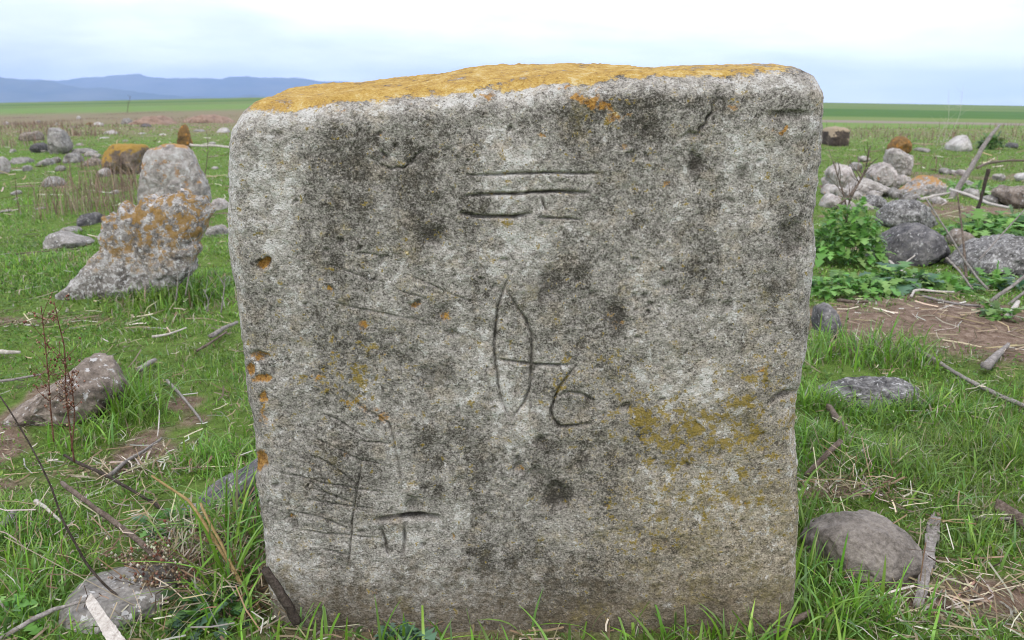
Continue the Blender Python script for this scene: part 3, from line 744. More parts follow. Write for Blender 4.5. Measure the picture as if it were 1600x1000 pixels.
# ------------------------------------------------------------------ fieldstones and gravestones
FOOT = [(0.0, 1.155, 0.41, 0.135, 4)]          # footprints kept free of grass: x, y, rx, ry, power
def stone(name, label, outline, base, thick, mat, n=2.6, group=None, cat='stone', facets=3, rough=0.08, res=(72, 40), seed=1, flat=None, lean=0.0, keep=True, jag=0.0):
    """a rock whose outline seen from the front is given in photo pixels; base = pixel row where it meets the ground; thick = depth in metres"""
    pts = np.array(outline, float)
    d0 = float(gdist(base))
    if base < 204:                                 # beyond the level foreground: find the distance on the rolling ground
        ds = np.geomspace(8, 400, 4000)
        xs = (pts[:, 0].mean() - CX) / F * ds / 1.03
        _, pyv = to_px(xs, ds, far_z(xs, ds))
        d0 = float(ds[np.argmax(pyv <= base)])
    Dc = d0 + thick * 0.42
    # closed Catmull-Rom through the outline
    K = len(pts); out = []
    for i in range(K):
        p0, p1, p2, p3 = pts[i - 1], pts[i], pts[(i + 1) % K], pts[(i + 2) % K]
        for t in np.linspace(0, 1, 8, endpoint=False):
            out.append(0.5 * (2 * p1 + (p2 - p0) * t + (2 * p0 - 5 * p1 + 4 * p2 - p3) * t * t + (3 * p1 - p0 - 3 * p2 + p3) * t ** 3))
    out = np.array(out)
    wx, wz = on_plane(out[:, 0], out[:, 1], Dc)
    A = np.stack([wx, wz], -1)
    gz0 = float(ground_z(np.array([A[:, 0].mean()]), np.array([Dc]))[0])
    low = A[:, 1].min()
    # sink the lower outline into the ground
    zm = A[:, 1]
    hgt = zm.max() - zm.min()
    t = np.clip(1 - (zm - low) / (0.35 * hgt), 0, 1)
    A[:, 1] = zm - t * max(0.0, (low - gz0) + 0.10 * hgt + 0.01)
    cen = np.array([(A[:, 0].max() + A[:, 0].min()) / 2, (A[:, 1].max() + A[:, 1].min()) / 2])
    if flat:
        cen = np.array(on_plane(flat[0], flat[1], Dc))
    rel = A - cen
    th = np.arctan2(rel[:, 1], rel[:, 0]); rr = np.hypot(rel[:, 0], rel[:, 1])
    o_ = np.argsort(th); th = th[o_]; rr = rr[o_]
    nK, nM = res
    TH = np.linspace(-math.pi, math.pi, nK, endpoint=False)
    R = np.interp(TH, th, rr, period=2 * math.pi)
    if jag:
        R = R * (1 + jag * fbm(np.stack([np.cos(TH) * 7, np.sin(TH) * 7, TH * 0], -1), 4, seed + 2, .65))
    ph = np.linspace(0.0, math.pi, nM)
    s = np.abs(np.sin(ph)) ** (2 / n); yy = -np.sign(np.cos(ph)) * np.abs(np.cos(ph)) ** (2 / n)
    s[0] = s[-1] = 0.001
    X = cen[0] + s[:, None] * R[None] * np.cos(TH)[None]
    Z = cen[1] + s[:, None] * R[None] * np.sin(TH)[None]
    Y = Dc + yy[:, None] * thick / 2 + 0 * X
    P = np.stack([X, Y, Z], -1).reshape(-1, 3)
    C0 = np.array([cen[0], Dc, cen[1]])
    size = max(np.ptp(A[:, 0]), np.ptp(A[:, 1]))
    rs = np.random.default_rng(seed)
    for _ in range(facets):
        nv = rs.normal(size=3); nv[1] = -abs(nv[1]); nv /= np.linalg.norm(nv)
        h = (P - C0) @ nv
        lim = h.max() * rs.uniform(0.72, 0.9)
        over = np.maximum(h - lim, 0)
        P = P - nv * (over * 0.88)[:, None]
    dirv = P - C0
    dirv = dirv / np.maximum(np.linalg.norm(dirv, axis=1, keepdims=True), 1e-6)
    q = P / size
    rg = 0.5 - np.abs(fbm(q * 5.5, 4, seed + 5))
    disp = rough * size * (0.75 * fbm(q * 3.0, 4, seed) + 0.45 * rg + 0.34 * fbm(q * 11, 3, seed + 6) + 0.24 * fbm(q * 28, 3, seed + 8))
    P = P + dirv * disp[:, None]
    if lean:
        P[:, 1] += lean * (P[:, 2] - low)
    # the stone is seen from above: bring its own silhouette back to the measured width and height
    for _ in range(5):
        vis_ = P[:, 2] > gz0 + .012
        if vis_.sum() < 20:
            break
        ax, ay = to_px(P[vis_, 0], P[vis_, 1], P[vis_, 2])
        want = pts[:, 1].min()
        zb_ = gz0
        kz = np.clip((P[:, 2].max() - zb_ + (ay.min() - want) / F * Dc) / max(P[:, 2].max() - zb_, 1e-4), .72, 1.25)
        P[:, 2] = np.where(P[:, 2] > zb_, zb_ + (P[:, 2] - zb_) * kz, P[:, 2])
        kx = np.clip(np.ptp(pts[:, 0]) / np.ptp(ax), .9, 1.12)
        P[:, 0] = C0[0] + (P[:, 0] - C0[0]) * kx
    # butt ends of the two poles
    faces = grid_faces(nM, nK, wrap=True)[:, ::-1]
    loc = (C0[0], C0[1], max(gz0, low))
    ob = make_mesh(name, P, [faces], mat, loc=loc)
    tag(ob, label, cat, group)
    if keep:
        z_ = P[:, 2] < gz0 + 0.06
        Q = P[z_] if z_.sum() > 6 else P
        FOOT.append((float((Q[:, 0].max() + Q[:, 0].min()) / 2), float((Q[:, 1].max() + Q[:, 1].min()) / 2), float(np.ptp(Q[:, 0]) / 2), float(np.ptp(Q[:, 1]) / 2), 2))
    return ob

G_L = 'loose stones in the grass left of the big gravestone'
G_R = 'loose stones right of the big gravestone'
G_H = 'heaped pinkish stones on the right'
HI = (150, 84); MID = (100, 56); LOW = (56, 32)
def zz(s, ox, oy, k):
    return [(ox + a / k, oy + b / k) for a, b in s]
# -- left
stone('broken_gravestone', 'leaning broken gravestone with ragged top, white and orange lichen', zz([(320, 690), (330, 745), (420, 770), (560, 785), (700, 790), (850, 780), (960, 740), (1060, 680), (1150, 610), (1200, 560), (1215, 520), (1250, 380), (1290, 240), (1325, 180), (1300, 90), (1240, 55), (1190, 70), (1130, 55), (1050, 80), (960, 95), (880, 110), (870, 140), (800, 140), (750, 130), (715, 165), (635, 205), (610, 310), (600, 400), (580, 460), (520, 530), (440, 610), (380, 670)], 0, 280, 4), 470, 0.13, R_SHARD, n=4.5, cat='gravestone', rough=0.035, res=(200, 90), seed=3, flat=(225, 400), lean=0.06, jag=.075, facets=1)
stone('standing_gravestone', 'pale rounded upright gravestone just behind the leaning broken one', [(214, 335), (216, 307), (221, 272), (228, 248), (237, 234), (259, 224), (286, 226), (302, 234), (312, 258), (322, 282), (326, 306), (331, 335), (270, 345)], 345, 0.22, R_UPRIGHT, n=4, cat='gravestone', rough=0.04, res=MID, seed=5)
stone('pointed_stone', 'narrow pointed stone covered in rust orange lichen, farthest upright on left', [(276, 231), (277, 213), (279, 200), (287, 194), (293, 198), (299, 214), (303, 231)], 231, 0.25, R_RUST, n=3.5, cat='gravestone', rough=0.04, res=LOW, seed=6)
stone('block_stone', 'squat block stone with thick orange lichen over its top', [(157, 241), (168, 230), (178, 224), (206, 224), (226, 226), (233, 236), (229, 255), (223, 272), (192, 275), (168, 272), (163, 253)], 272, 0.5, R_BLOCK, n=4.5, rough=0.04, res=MID, seed=7, facets=3)
stone('leaning_stone', 'dark grey upright slab standing among low stones at far left', [(76, 200), (83, 199), (101, 205), (108, 217), (115, 228), (104, 238), (90, 243), (77, 243), (74, 224)], 241, 0.4, R_GREY, n=4, rough=0.05, res=LOW, seed=8, facets=3)
stone('rounded_stone', 'brown rounded stone left of the dark grey upright slab', [(29, 214), (35, 206), (50, 204), (63, 205), (70, 212), (66, 222), (48, 226), (32, 223)], 223, 0.6, R_BROWN, rough=0.06, res=LOW, seed=9)
stone('fieldstone', 'dark stone at the foot of the grey upright slab', [(46, 238), (52, 226), (62, 222), (74, 228), (76, 240), (60, 244)], 240, 0.4, R_DARK, rough=0.08, res=LOW, seed=10, group=G_L)
stone('fieldstone', 'long pale stone at left edge, first of the low row', [(12, 256), (18, 248), (36, 245), (50, 248), (51, 257), (30, 260)], 257, 0.4, R_GREY, rough=0.08, res=LOW, seed=11, group=G_L)
stone('fieldstone', 'small grey stone in the low row, left of the peaked one', [(58, 260), (64, 252), (76, 247), (84, 253), (84, 261), (70, 263)], 260, 0.35, R_GREY, rough=0.08, res=LOW, seed=12, group=G_L)
stone('fieldstone', 'peaked grey stone in the middle of the low row', [(99, 254), (106, 243), (115, 237), (124, 241), (131, 252), (116, 258)], 256, 0.4, R_GREY, rough=0.08, res=LOW, seed=13, group=G_L, facets=2)
stone('fieldstone', 'grey brown stone at the end of the low row beside orange block', [(130, 258), (136, 249), (147, 246), (157, 252), (160, 262), (145, 264)], 260, 0.4, R_BROWN, rough=0.08, res=LOW, seed=14, group=G_L)
stone('fieldstone', 'low flat stone behind the peaked stone of the row', [(110, 236), (122, 231), (140, 233), (152, 238), (146, 242), (120, 242)], 240, 0.4, R_GREY, rough=0.08, res=LOW, seed=15, group=G_L)
stone('fieldstone', 'grey stone at the left frame edge with reddish side', [(-14, 270), (-8, 250), (2, 244), (9, 254), (10, 272), (0, 276)], 273, 0.35, R_PINK, rough=0.08, res=LOW, seed=16, group=G_L)
stone('fieldstone', 'lone smooth grey stone in open grass below the low row', [(64, 292), (70, 281), (83, 275), (95, 280), (105, 289), (96, 294), (78, 296)], 293, 0.28, R_GREY, rough=0.06, res=LOW, seed=17, group=G_L)
stone('fieldstone', 'grey wedge stone in grass left of the leaning broken gravestone', [(66, 387), (70, 369), (86, 360), (105, 366), (138, 374), (148, 381), (112, 388), (86, 392)], 389, 0.25, R_GREY, rough=0.05, res=MID, seed=18, group=G_L)
stone('fieldstone', 'small flat stone just behind the grey wedge stone', [(90, 362), (98, 354), (112, 353), (125, 358), (126, 366), (105, 368)], 365, 0.2, R_GREY, rough=0.07, res=LOW, seed=19, group=G_L)
stone('fieldstone', 'dark stone tucked behind the left edge of the broken gravestone', [(118, 351), (122, 338), (136, 332), (152, 331), (160, 340), (158, 354), (136, 356)], 354, 0.25, R_DARK, rough=0.07, res=LOW, seed=20, group=G_L)
stone('fieldstone', 'pale stone in the dry weeds left of the orange block', [(150, 273), (158, 264), (168, 262), (173, 272), (166, 280), (154, 279)], 278, 0.25, R_PINK, rough=0.07, res=LOW, seed=21, group=G_L)
stone('fieldstone', 'grey stone between the broken gravestone and the big gravestone', [(320, 368), (328, 354), (344, 351), (356, 360), (358, 370), (338, 372)], 369, 0.2, R_GREY, rough=0.07, res=LOW, seed=22, group=G_L)
stone('fieldstone', 'pinkish stone at the right shoulder of the broken gravestone', [(326, 326), (332, 314), (342, 309), (354, 316), (359, 327), (342, 330)], 327, 0.25, R_PINK, rough=0.07, res=LOW, seed=23, group=G_L)
stone('boulder', 'large brown grey boulder in tall grass at lower left', zz([(-10, 700), (15, 600), (130, 490), (250, 410), (400, 300), (460, 225), (520, 188), (590, 205), (660, 305), (712, 400), (700, 500), (620, 560), (500, 600), (300, 650), (100, 700)], 0, 500, 3.705), 672, 0.22, R_BROWN, rough=0.05, res=HI, seed=24, facets=4)
stone('flat_stone', 'broad flat grey stone in foreground grass under dead stalks', [(96, 943), (104, 916), (121, 900), (151, 887), (189, 881), (229, 882), (256, 889), (273, 903), (280, 930), (272, 950), (248, 968), (229, 985), (210, 996), (170, 1003), (130, 985)], 985, 0.17, R_GREY, rough=0.045, res=HI, seed=25, facets=1, n=2.2)
stone('fieldstone', 'dark grey stone leaning against lower left edge of big gravestone', [(284, 822), (305, 795), (337, 767), (367, 740), (397, 706), (440, 694), (455, 760), (440, 812), (360, 824)], 806, 0.16, R_DARK, rough=0.04, res=MID, seed=26, group=G_L)
stone('fieldstone', 'low grey stone half buried below the dark leaning one', [(262, 826), (272, 808), (290, 795), (310, 798), (316, 816), (295, 832)], 826, 0.08, R_GREY, rough=0.05, res=MID, seed=27, group=G_L)
for i, (cx, cy, rx, ry, m, lb) in enumerate(((140, 195, 5, 4, R_RUST, 'tiny orange stone left of a pale one on the far pasture'), (154, 195, 9, 5, R_WHITE, 'pale rounded stone right of the tiny orange one'), (198, 191, 10, 7, R_GREY, 'grey humped stone tallest of the far scattered stones'), (228, 198, 10, 5, R_DARK, 'dark low stone right of the grey humped stone'), (350, 205, 11, 6, R_WHITE, 'white stone on far pasture touching the gravestone edge in view'), (312, 206, 9, 4, R_GREY, 'small grey stone between pointed stone and white stone'), (173, 208, 11, 5, R_PINK, 'pinkish low stone below the far pale stone'), (115, 202, 9, 4, R_GREY, 'low grey stone right of the brown weeds at far left'), (222, 210, 4, 3, R_WHITE, 'tiny white stone below the dark low stone'), (123, 184, 4, 3, R_WHITE, 'tiny white stone farthest on the brown left slope'), (10, 193, 5, 3, R_WHITE, 'tiny pale stone near the left edge of far pasture'), (163, 217, 6, 3, R_WHITE, 'small white stone just above the orange block'))):
    stone('fieldstone', lb, [(cx - rx, cy + ry * .4), (cx - rx * .6, cy - ry * .7), (cx + rx * .1, cy - ry), (cx + rx * .7, cy - ry * .5), (cx + rx, cy + ry * .5), (cx, cy + ry)], cy + ry * .8, 0.5, m, rough=0.08, res=(32, 20), seed=40 + i, group=G_L, facets=1)
# -- right
def z5(s): return zz(s, 1260, 140, 4.706)
def z6(s): return zz(s, 1260, 300, 4.706)
stone('block_stone', 'brown squared block with tan flat top beside the big gravestone', z5([(110, 300), (200, 268), (310, 278), (318, 320), (302, 420), (200, 428), (100, 425)]), 229, 0.7, R_BROWNTOP, n=6, rough=0.03, res=MID, seed=60, facets=2)
stone('fieldstone', 'rusty brown stone behind the pale lumpy one on the right', z5([(585, 430), (640, 370), (690, 340), (755, 370), (775, 430), (700, 480), (620, 470)]), 240, 0.5, R_RUST, rough=0.06, res=LOW, seed=61, group=G_R)
stone('fieldstone', 'pale lumpy stone standing in front of the rusty brown one', z5([(560, 540), (568, 455), (630, 428), (710, 460), (780, 480), (788, 560), (745, 625), (660, 640), (590, 600)]), 274, 0.4, R_PALE, rough=0.06, res=MID, seed=62, group=G_R, facets=2)
stone('white_stone', 'angular white stone lying alone on the right pasture', z5([(1028, 420), (1040, 395), (1140, 342), (1190, 332), (1212, 390), (1205, 465), (1120, 470), (1040, 460)]), 238, 0.6, R_WHITE, rough=0.04, res=LOW, seed=63, facets=3, n=3.5)
stone('fieldstone', 'white pink stone at the back of the heap beside gravestone', z5([(130, 620), (150, 570), (200, 543), (320, 560), (360, 640), (330, 730), (200, 740)]), 296, 0.35, R_PINK, rough=0.06, res=MID, seed=64, group=G_H, facets=2)
stone('fieldstone', 'large pinkish stone highest in the heap', z5([(430, 620), (480, 550), (560, 528), (640, 575), (690, 700), (640, 740), (480, 700)]), 296, 0.4, R_PINK, rough=0.06, res=MID, seed=65, group=G_H, facets=2)
stone('fieldstone', 'long sloping pale stone in front of the heap', z5([(260, 770), (380, 638), (470, 650), (560, 690), (685, 745), (610, 800), (400, 800)]), 308, 0.3, R_PALE, rough=0.05, res=MID, seed=66, group=G_H, facets=2)
stone('fieldstone', 'grey stone between gravestone edge and leafy green weed', z5([(95, 890), (125, 800), (190, 762), (265, 830), (240, 890), (160, 905)]), 327, 0.25, R_PINK, rough=0.06, res=LOW, seed=67, group=G_H)
stone('fieldstone', 'small pinkish stone at bottom of heap next to gravestone edge', z5([(100, 760), (140, 700), (210, 690), (270, 740), (240, 780), (150, 790)]), 306, 0.3, R_PINK, rough=0.06, res=LOW, seed=73, group=G_H)
stone('fieldstone', 'low stone with orange lichen crown right of the heap', z5([(680, 770), (760, 700), (850, 640), (930, 628), (1000, 690), (1045, 760), (960, 805), (780, 800)]), 307, 0.45, R_UPRIGHT, rough=0.06, res=MID, seed=68, group=G_R)
stone('fieldstone', 'grey stone lying beside the base of the tall leaning stick', z5([(1060, 730), (1140, 672), (1230, 665), (1275, 720), (1220, 760), (1100, 760)]), 299, 0.35, R_GREY, rough=0.06, res=LOW, seed=69, group=G_R)
stone('fieldstone', 'speckled grey stone directly behind the round dark boulder', z5([(530, 920), (600, 828), (680, 806), (840, 818), (910, 855), (965, 920), (990, 1010), (760, 1040), (540, 1010)]), 357, 0.3, R_SPECK, rough=0.05, res=MID, seed=70, group=G_R)
stone('fieldstone', 'small speckled stone half hidden in the leafy green weed', z5([(385, 840), (430, 775), (520, 772), (605, 830), (560, 900), (420, 890)]), 328, 0.25, R_SPECK, rough=0.06, res=LOW, seed=71, group=G_R)
stone('dark_boulder', 'round dark basalt boulder beside leafy green weeds', z6([(430, 540), (440, 450), (540, 340), (650, 280), (780, 228), (880, 222), (985, 268), (1052, 370), (1050, 450), (990, 520), (850, 560), (600, 590)]), 417, 0.38, R_DARK, rough=0.03, res=HI, seed=72)
stone('boulder', 'big pale speckled boulder cut by the right frame edge', z6([(990, 560), (1060, 480), (1180, 400), (1300, 350), (1450, 325), (1600, 305), (1800, 340), (1880, 480), (1820, 620), (1600, 670), (1300, 630)]), 436, 0.45, R_SPECK, rough=0.05, res=HI, seed=74)
stone('fieldstone', 'small brown stone wedged between dark boulder and speckled boulder', z6([(1030, 360), (1080, 285), (1160, 265), (1230, 330), (1240, 400), (1130, 430)]), 389, 0.25, R_BROWN, rough=0.06, res=LOW, seed=75, group=G_R)
stone('fieldstone', 'black stone against the right edge of the big gravestone', z6([(40, 860), (90, 825), (150, 808), (205, 830), (245, 900), (270, 990), (230, 1090), (60, 1110)]), 532, 0.15, R_DARK, rough=0.05, res=MID, seed=76, group=G_R, facets=2)
stone('fieldstone', 'brown rugged stone at right edge behind the dark upright stick', z5([(1360, 750), (1470, 698), (1560, 720), (1700, 700), (1800, 800), (1750, 880), (1560, 890), (1420, 830)]), 326, 0.5, R_BROWN, rough=0.07, res=MID, seed=77, group=G_R, facets=3)
stone('fieldstone', 'small white stone at the right edge of the pasture', z5([(1545, 650), (1580, 615), (1640, 610), (1660, 660), (1600, 680)]), 283, 0.3, R_WHITE, rough=0.06, res=LOW, seed=78, group=G_R)
stone('fieldstone', 'small dark stone on the pasture right of the white stone', z5([(1480, 415), (1510, 388), (1550, 400), (1545, 430), (1500, 435)]), 232, 0.4, R_DARK, rough=0.06, res=(32, 20), seed=79, group=G_R)
stone('fieldstone', 'small cream stone in dry litter right of the orange crowned one', z5([(1060, 620), (1075, 592), (1112, 590), (1120, 620), (1090, 632)]), 274, 0.3, R_WHITE, rough=0.06, res=(32, 20), seed=80, group=G_R)
stone('fieldstone', 'flat dark stone left of the white angular stone', z5([(800, 450), (840, 425), (890, 432), (895, 460), (840, 470)]), 239, 0.5, R_GREY, rough=0.06, res=(32, 20), seed=81, group=G_R)
stone('flat_stone', 'low speckled grey stone sunk in grass right of the gravestone', zz([(165, 560), (230, 505), (330, 462), (430, 430), (560, 412), (680, 428), (735, 490), (730, 590), (600, 630), (350, 630)], 1240, 480, 3.847), 635, 0.17, R_LOWSPECK, rough=0.085, res=HI, seed=82)
stone('flat_stone', 'broad porous brown stone in grass at lower right', [(1250, 842), (1270, 814), (1309, 800), (1350, 796), (1393, 797), (1420, 812), (1437, 838), (1446, 866), (1440, 905), (1409, 918), (1345, 915), (1287, 895), (1254, 868)], 905, 0.17, R_FLATBROWN, rough=0.035, res=HI, seed=83, facets=1, n=2.2)

rr = random.Random(21)
def chip(cx, cy, rx, ry, m, lb, grp, i, th=.2):
    o = [(cx + rx * math.cos(a) * rr.uniform(.75, 1.15), cy - ry * math.sin(a) * rr.uniform(.7, 1.15)) for a in np.linspace(0, 6.283, 8)[:-1]]
    stone('rubble_stone', lb, o, cy + ry * .8, th, m, rough=.10, res=(36, 22), seed=200 + i, group=grp, facets=3)
RIGHT = ((1297, 284, 15, 11, 'small pinkish stone touching the big gravestone edge, halfway up the heap'), (1313, 302, 17, 11, 'pale broken stone between gravestone edge and the long sloping stone'), (1337, 261, 14, 9, 'small grey stone on top between the two large heap stones'), (1333, 306, 14, 9, 'small stone under the long sloping pale stone'), (1350, 248, 11, 7, 'small pale stone standing alone just behind the heap'), (1399, 303, 17, 10, 'grey stone filling the gap before the orange crowned stone'), (1413, 283, 14, 9, 'small pinkish stone between the highest heap stone and the orange crowned one'), (1366, 304, 15, 10, 'pale stone in front of the long sloping stone, above the speckled ones'), (1424, 309, 15, 8, 'grey flat stone just in front of the orange crowned stone'), (1350, 322, 14, 9, 'pinkish stone at top of the leafy green bush'), (1464, 313, 16, 9, 'pale flat stone left of the foot of the tall leaning stick'), (1310, 263, 12, 9, 'grey stone at the back of the heap nearest the gravestone'), (1390, 248, 10, 7, 'small pinkish stone left of the pale lumpy stone'), (1323, 322, 13, 9, 'pale stone behind the bush near the gravestone edge'), (1479, 268, 12, 6, 'small grey stone on pasture left of the tall leaning stick'), (1503, 270, 11, 6, 'small pinkish stone behind the tall leaning stick'), (1519, 303, 15, 9, 'pale stone between the tall leaning and dark upright sticks'), (1546, 312, 14, 9, 'grey stone just right of the dark upright stick'), (1481, 297, 12, 7, 'pinkish stone tucked right of the orange crowned stone'), (1562, 276, 11, 6, 'small pale stone above the brown rugged stone at right'))
for i, (cx, cy, rx, ry, lb) in enumerate(RIGHT):
    chip(cx, cy, rx, ry, R_GREY if 'grey' in lb else R_PALE if 'pale' in lb else R_PINK, lb, 'rubble between the stones on the right', i, .2)
LEFT = ((25, 300, 6, 3, 'tiny pale stone in open grass near left edge, left of the lone smooth stone'), (180, 300, 8, 4, 'tiny pale stone below the orange block'), (8, 330, 6, 3, 'lowest tiny grey stone at left edge of the pasture'), (150, 243, 8, 4, 'small pale stone left of the orange block top'), (196, 221, 5, 3, 'tiny grey stone right above the orange block'), (125, 226, 7, 3, 'small pale stone right of the dark grey upright slab'), (255, 212, 5, 3, 'tiny white stone left of the pointed rust stone'), (95, 263, 9, 5, 'small grey stone in front of the peaked stone of the low row'), (20, 236, 7, 4, 'small pale stone left of the dark stone at far left'), (120, 247, 9, 6, 'pale stone wedged right against the peaked stone'), (88, 251, 9, 6, 'grey stone between two stones of the low row'), (139, 240, 9, 5, 'pale stone behind the end of the low row'), (42, 263, 9, 5, 'small grey stone in front of the long pale stone at left'), (332, 224, 7, 3.5, 'small white stone right of the pointed rust stone'), (336, 262, 6, 3, 'tiny pale stone right of the standing gravestone'), (62, 326, 6, 3, 'tiny grey stone in grass below the lone smooth stone'), (242, 205, 5, 2.5, 'tiny pale stone below the dark low far stone'), (272, 200, 5, 2.5, 'tiny grey stone just left of the pointed stone top'), (90, 195, 5, 3, 'tiny white stone above the dark grey upright slab'), (60, 190, 5, 2.5, 'tiny pale stone in brown weeds above the brown rounded stone'))
for i, (cx, cy, rx, ry, lb) in enumerate(LEFT):
    chip(cx, cy, rx, ry, R_GREY if 'grey stone' in lb[:18] else R_WHITE if 'white' in lb else R_PALE, lb, 'small stones on the left pasture', 30 + i, .16)

# ------------------------------------------------------------------ grass and other ground cover
FT = np.array(FOOT)
def clear(x, y, marg=0.0):
    k = np.ones(len(x), bool)
    for fx0, fy0, rx, ry, pw in FT:
        k &= (np.abs((x - fx0) / (rx + marg)) ** pw + np.abs((y - fy0) / (ry + marg)) ** pw) > 0.92
    return k
def blades(x, y, z, h, w, bend, yaw, tint, segs, curl=None):
    n = len(x)
    ts = np.linspace(0, 1, segs + 1)
    dx, dy = np.cos(yaw), np.sin(yaw)
    face = yaw + np.pi / 2 + rng.normal(0, .5, n)
    sx, sy = np.cos(face), np.sin(face)
    V = np.zeros((n, 2 * segs + 1, 3), np.float32)
    for k, t in enumerate(ts):
        out = bend * h * t ** 1.8
        up = h * (t - 0.42 * np.minimum(bend, 1.6) * t ** 2.2)
        px, py, pz = x + dx * out, y + dy * out, z + up
        if k < segs:
            ww = w * (1 - 0.75 * t ** 1.6) * (0.75 + .25 * min(1, t * 6))
            V[:, 2 * k] = np.stack([px - sx * ww, py - sy * ww, pz], -1)
            V[:, 2 * k + 1] = np.stack([px + sx * ww, py + sy * ww, pz], -1)
        else:
            V[:, 2 * segs] = np.stack([px, py, pz], -1)
    m = 2 * segs + 1
    fl = []
    for k in range(segs - 1):
        fl += [(2 * k, 2 * k + 1, 2 * k + 3), (2 * k, 2 * k + 3, 2 * k + 2)]
    fl.append((2 * segs - 2, 2 * segs - 1, 2 * segs))
    Fa = (np.arange(n)[:, None, None] * m + np.array(fl)[None]).reshape(-1, 3)
    return V.reshape(-1, 3), Fa, np.repeat(tint, m, 0)
class Pile:
    def __init__(s): s.V = []; s.F = []; s.T = []; s.n = 0
    def add(s, v, f, t):
        s.V.append(v); s.F.append(f + s.n); s.T.append(t); s.n += len(v)
    def build(s, name, mat, parent=None, loc=None, smooth=True):
        return make_mesh(name, np.concatenate(s.V), [np.concatenate(s.F)], mat, parent, {'tint': np.concatenate(s.T)}, smooth, loc)
PAL = np.array([(0.125, 0.275, 0.024), (0.17, 0.335, 0.032), (0.215, 0.385, 0.05), (0.09, 0.21, 0.022), (0.20, 0.345, 0.08), (0.255, 0.385, 0.065), (0.145, 0.275, 0.065)])
DRY = np.array([(0.36, 0.30, 0.19), (0.28, 0.22, 0.13), (0.46, 0.41, 0.30), (0.22, 0.165, 0.10), (0.52, 0.48, 0.40)])
def tints(n, pal, var=0.18):
    t = pal[rng.integers(0, len(pal), n)]
    return np.clip(t * (1 + rng.normal(0, var, (n, 1))) * (1 + rng.normal(0, .06, (n, 3))), 0.005, 0.9)
# taller tufts: (px, py, radius m, height m, extra)
TUFT = [(190, 660, .07, .12), (215, 640, .06, .10), (150, 690, .07, .07), (345, 860, .05, .13), (370, 930, .06, .14), (390, 860, .05, .12), (330, 720, .09, .05), (1280, 910, .04, .08), (1275, 700, .08, .08), (1300, 560, .14, .10), (1360, 560, .14, .09), (1410, 570, .10, .10), (1262, 640, .06, .08), (1450, 640, .06, .06), (1335, 648, .07, .045), (1405, 645, .06, .055), (1290, 636, .05, .05), (1380, 975, .05, .08), (1300, 970, .05, .09), (1500, 700, .2, .05), (1560, 680, .2, .05), (1550, 850, .1, .05), (40, 930, .1, .06), (250, 460, .3, .08), (310, 470, .2, .09), (40, 430, .4, .04), (350, 780, .06, .10), (30, 850, .12, .05), (1265, 830, .05, .10), (1450, 760, .12, .05), (1370, 740, .1, .06)]
TU = [(*on_ground(a, b), r, h) for a, b, r, h in TUFT]
def grass_height(x, y):
    P = np.stack([x, y, x * 0], -1)
    h = 0.020 + 0.013 * fbm(P * 3.1, 3, 61) + 0.008 * fbm(P * 9, 2, 62)
    for tx, ty, r, hh in TU:
        h = h + .55 * hh * np.exp(-((x - tx) ** 2 + (y - ty) ** 2) / r ** 2)
    return np.clip(h, 0.012, 0.22)
pile = Pile(); straw = Pile(); clover = Pile()
def scatter(d0, d1, dens):
    area_n = int(dens * 0.5 * (d1 ** 2 - d0 ** 2) * 1.68 + dens * (d1 - d0) * 1.5)
    d = np.sqrt(rng.uniform(d0 ** 2, d1 ** 2, area_n))
    x = rng.uniform(-1, 1, area_n) * (0.84 * d + 0.75)
    return x, d
def green_gap(x, y):
    P = np.stack([x, y, x * 0], -1)
    return fbm(P * 4.5, 3, 71)
bands = [(0.66, 1.7, 24000, 3, 0.0013, 1.0), (1.7, 2.8, 15500, 2, 0.0015, 1.0), (2.8, 5.0, 7600, 2, 0.0026, 1.05), (5.0, 9.0, 3300, 1, 0.0046, 1.15), (9.0, 17.0, 1100, 1, 0.008, 1.2), (17.0, 42.0, 110, 1, 0.022, 1.5)]
for d0, d1, dens, segs, w0, hs in bands:
    x, y = scatter(d0, d1, dens)
    s = soil_mask(x, y)
    keep = (rng.random(len(x)) > s * 1.15) & clear(x, y, 0.004)
    hidden = (np.abs(x) < 0.30 * y + .05) & (y > 1.3) & (y < 9)      # thinner where the gravestone stands in front
    keep &= ~(hidden & (rng.random(len(x)) < 0.6))
    g = green_gap(x, y)
    keep &= rng.random(len(x)) < np.clip(0.8 + 0.8 * g, 0.25, 1)
    x, y = x[keep], y[keep]; g = g[keep]
    n = len(x)
    h = grass_height(x, y) * hs * rng.uniform(0.55, 1.35, n)
    z = ground_z(x, y) - 0.004
    w = w0 * rng.uniform(0.6, 1.5, n) * (1 + 6 * np.clip(h - 0.06, 0, .1))
    t = tints(n, PAL, .24) * .93
    P = np.stack([x, y, x * 0], -1)
    t = t * (1 + 0.22 * fbm(P * 1.3, 3, 81)[:, None])
    yel = np.clip(fbm(P * 2.0, 3, 82), 0, 1)[:, None] * 0.55
    t = t * (1 - yel) + yel * np.array([0.16, 0.205, 0.035])
    dry = rng.random(n) < np.clip(0.075 + 0.12 * (g < -0.1) + 0.25 * soil_mask(x, y) + (0.22 * sstep(12, 22, y)), 0, .6)
    t[dry] = tints(int(dry.sum()), DRY)
    b_ = np.abs(rng.normal(0.55, 0.4, n)) + 0.1
    pile.add(*blades(x, y, z, h, w, b_, rng.uniform(0, 2 * np.pi, n), t, segs))
# long broad blades in the near tufts
near = [t for t in TU if t[1] < 2.9]
lx, ly, lh = [], [], []
for tx, ty, r, hh in near:
    m = int(24 + 380 * r)
    lx.append(rng.normal(tx, r * .6, m)); ly.append(rng.normal(ty, r * .6, m)); lh.append(hh * rng.uniform(.6, 1.5, m))
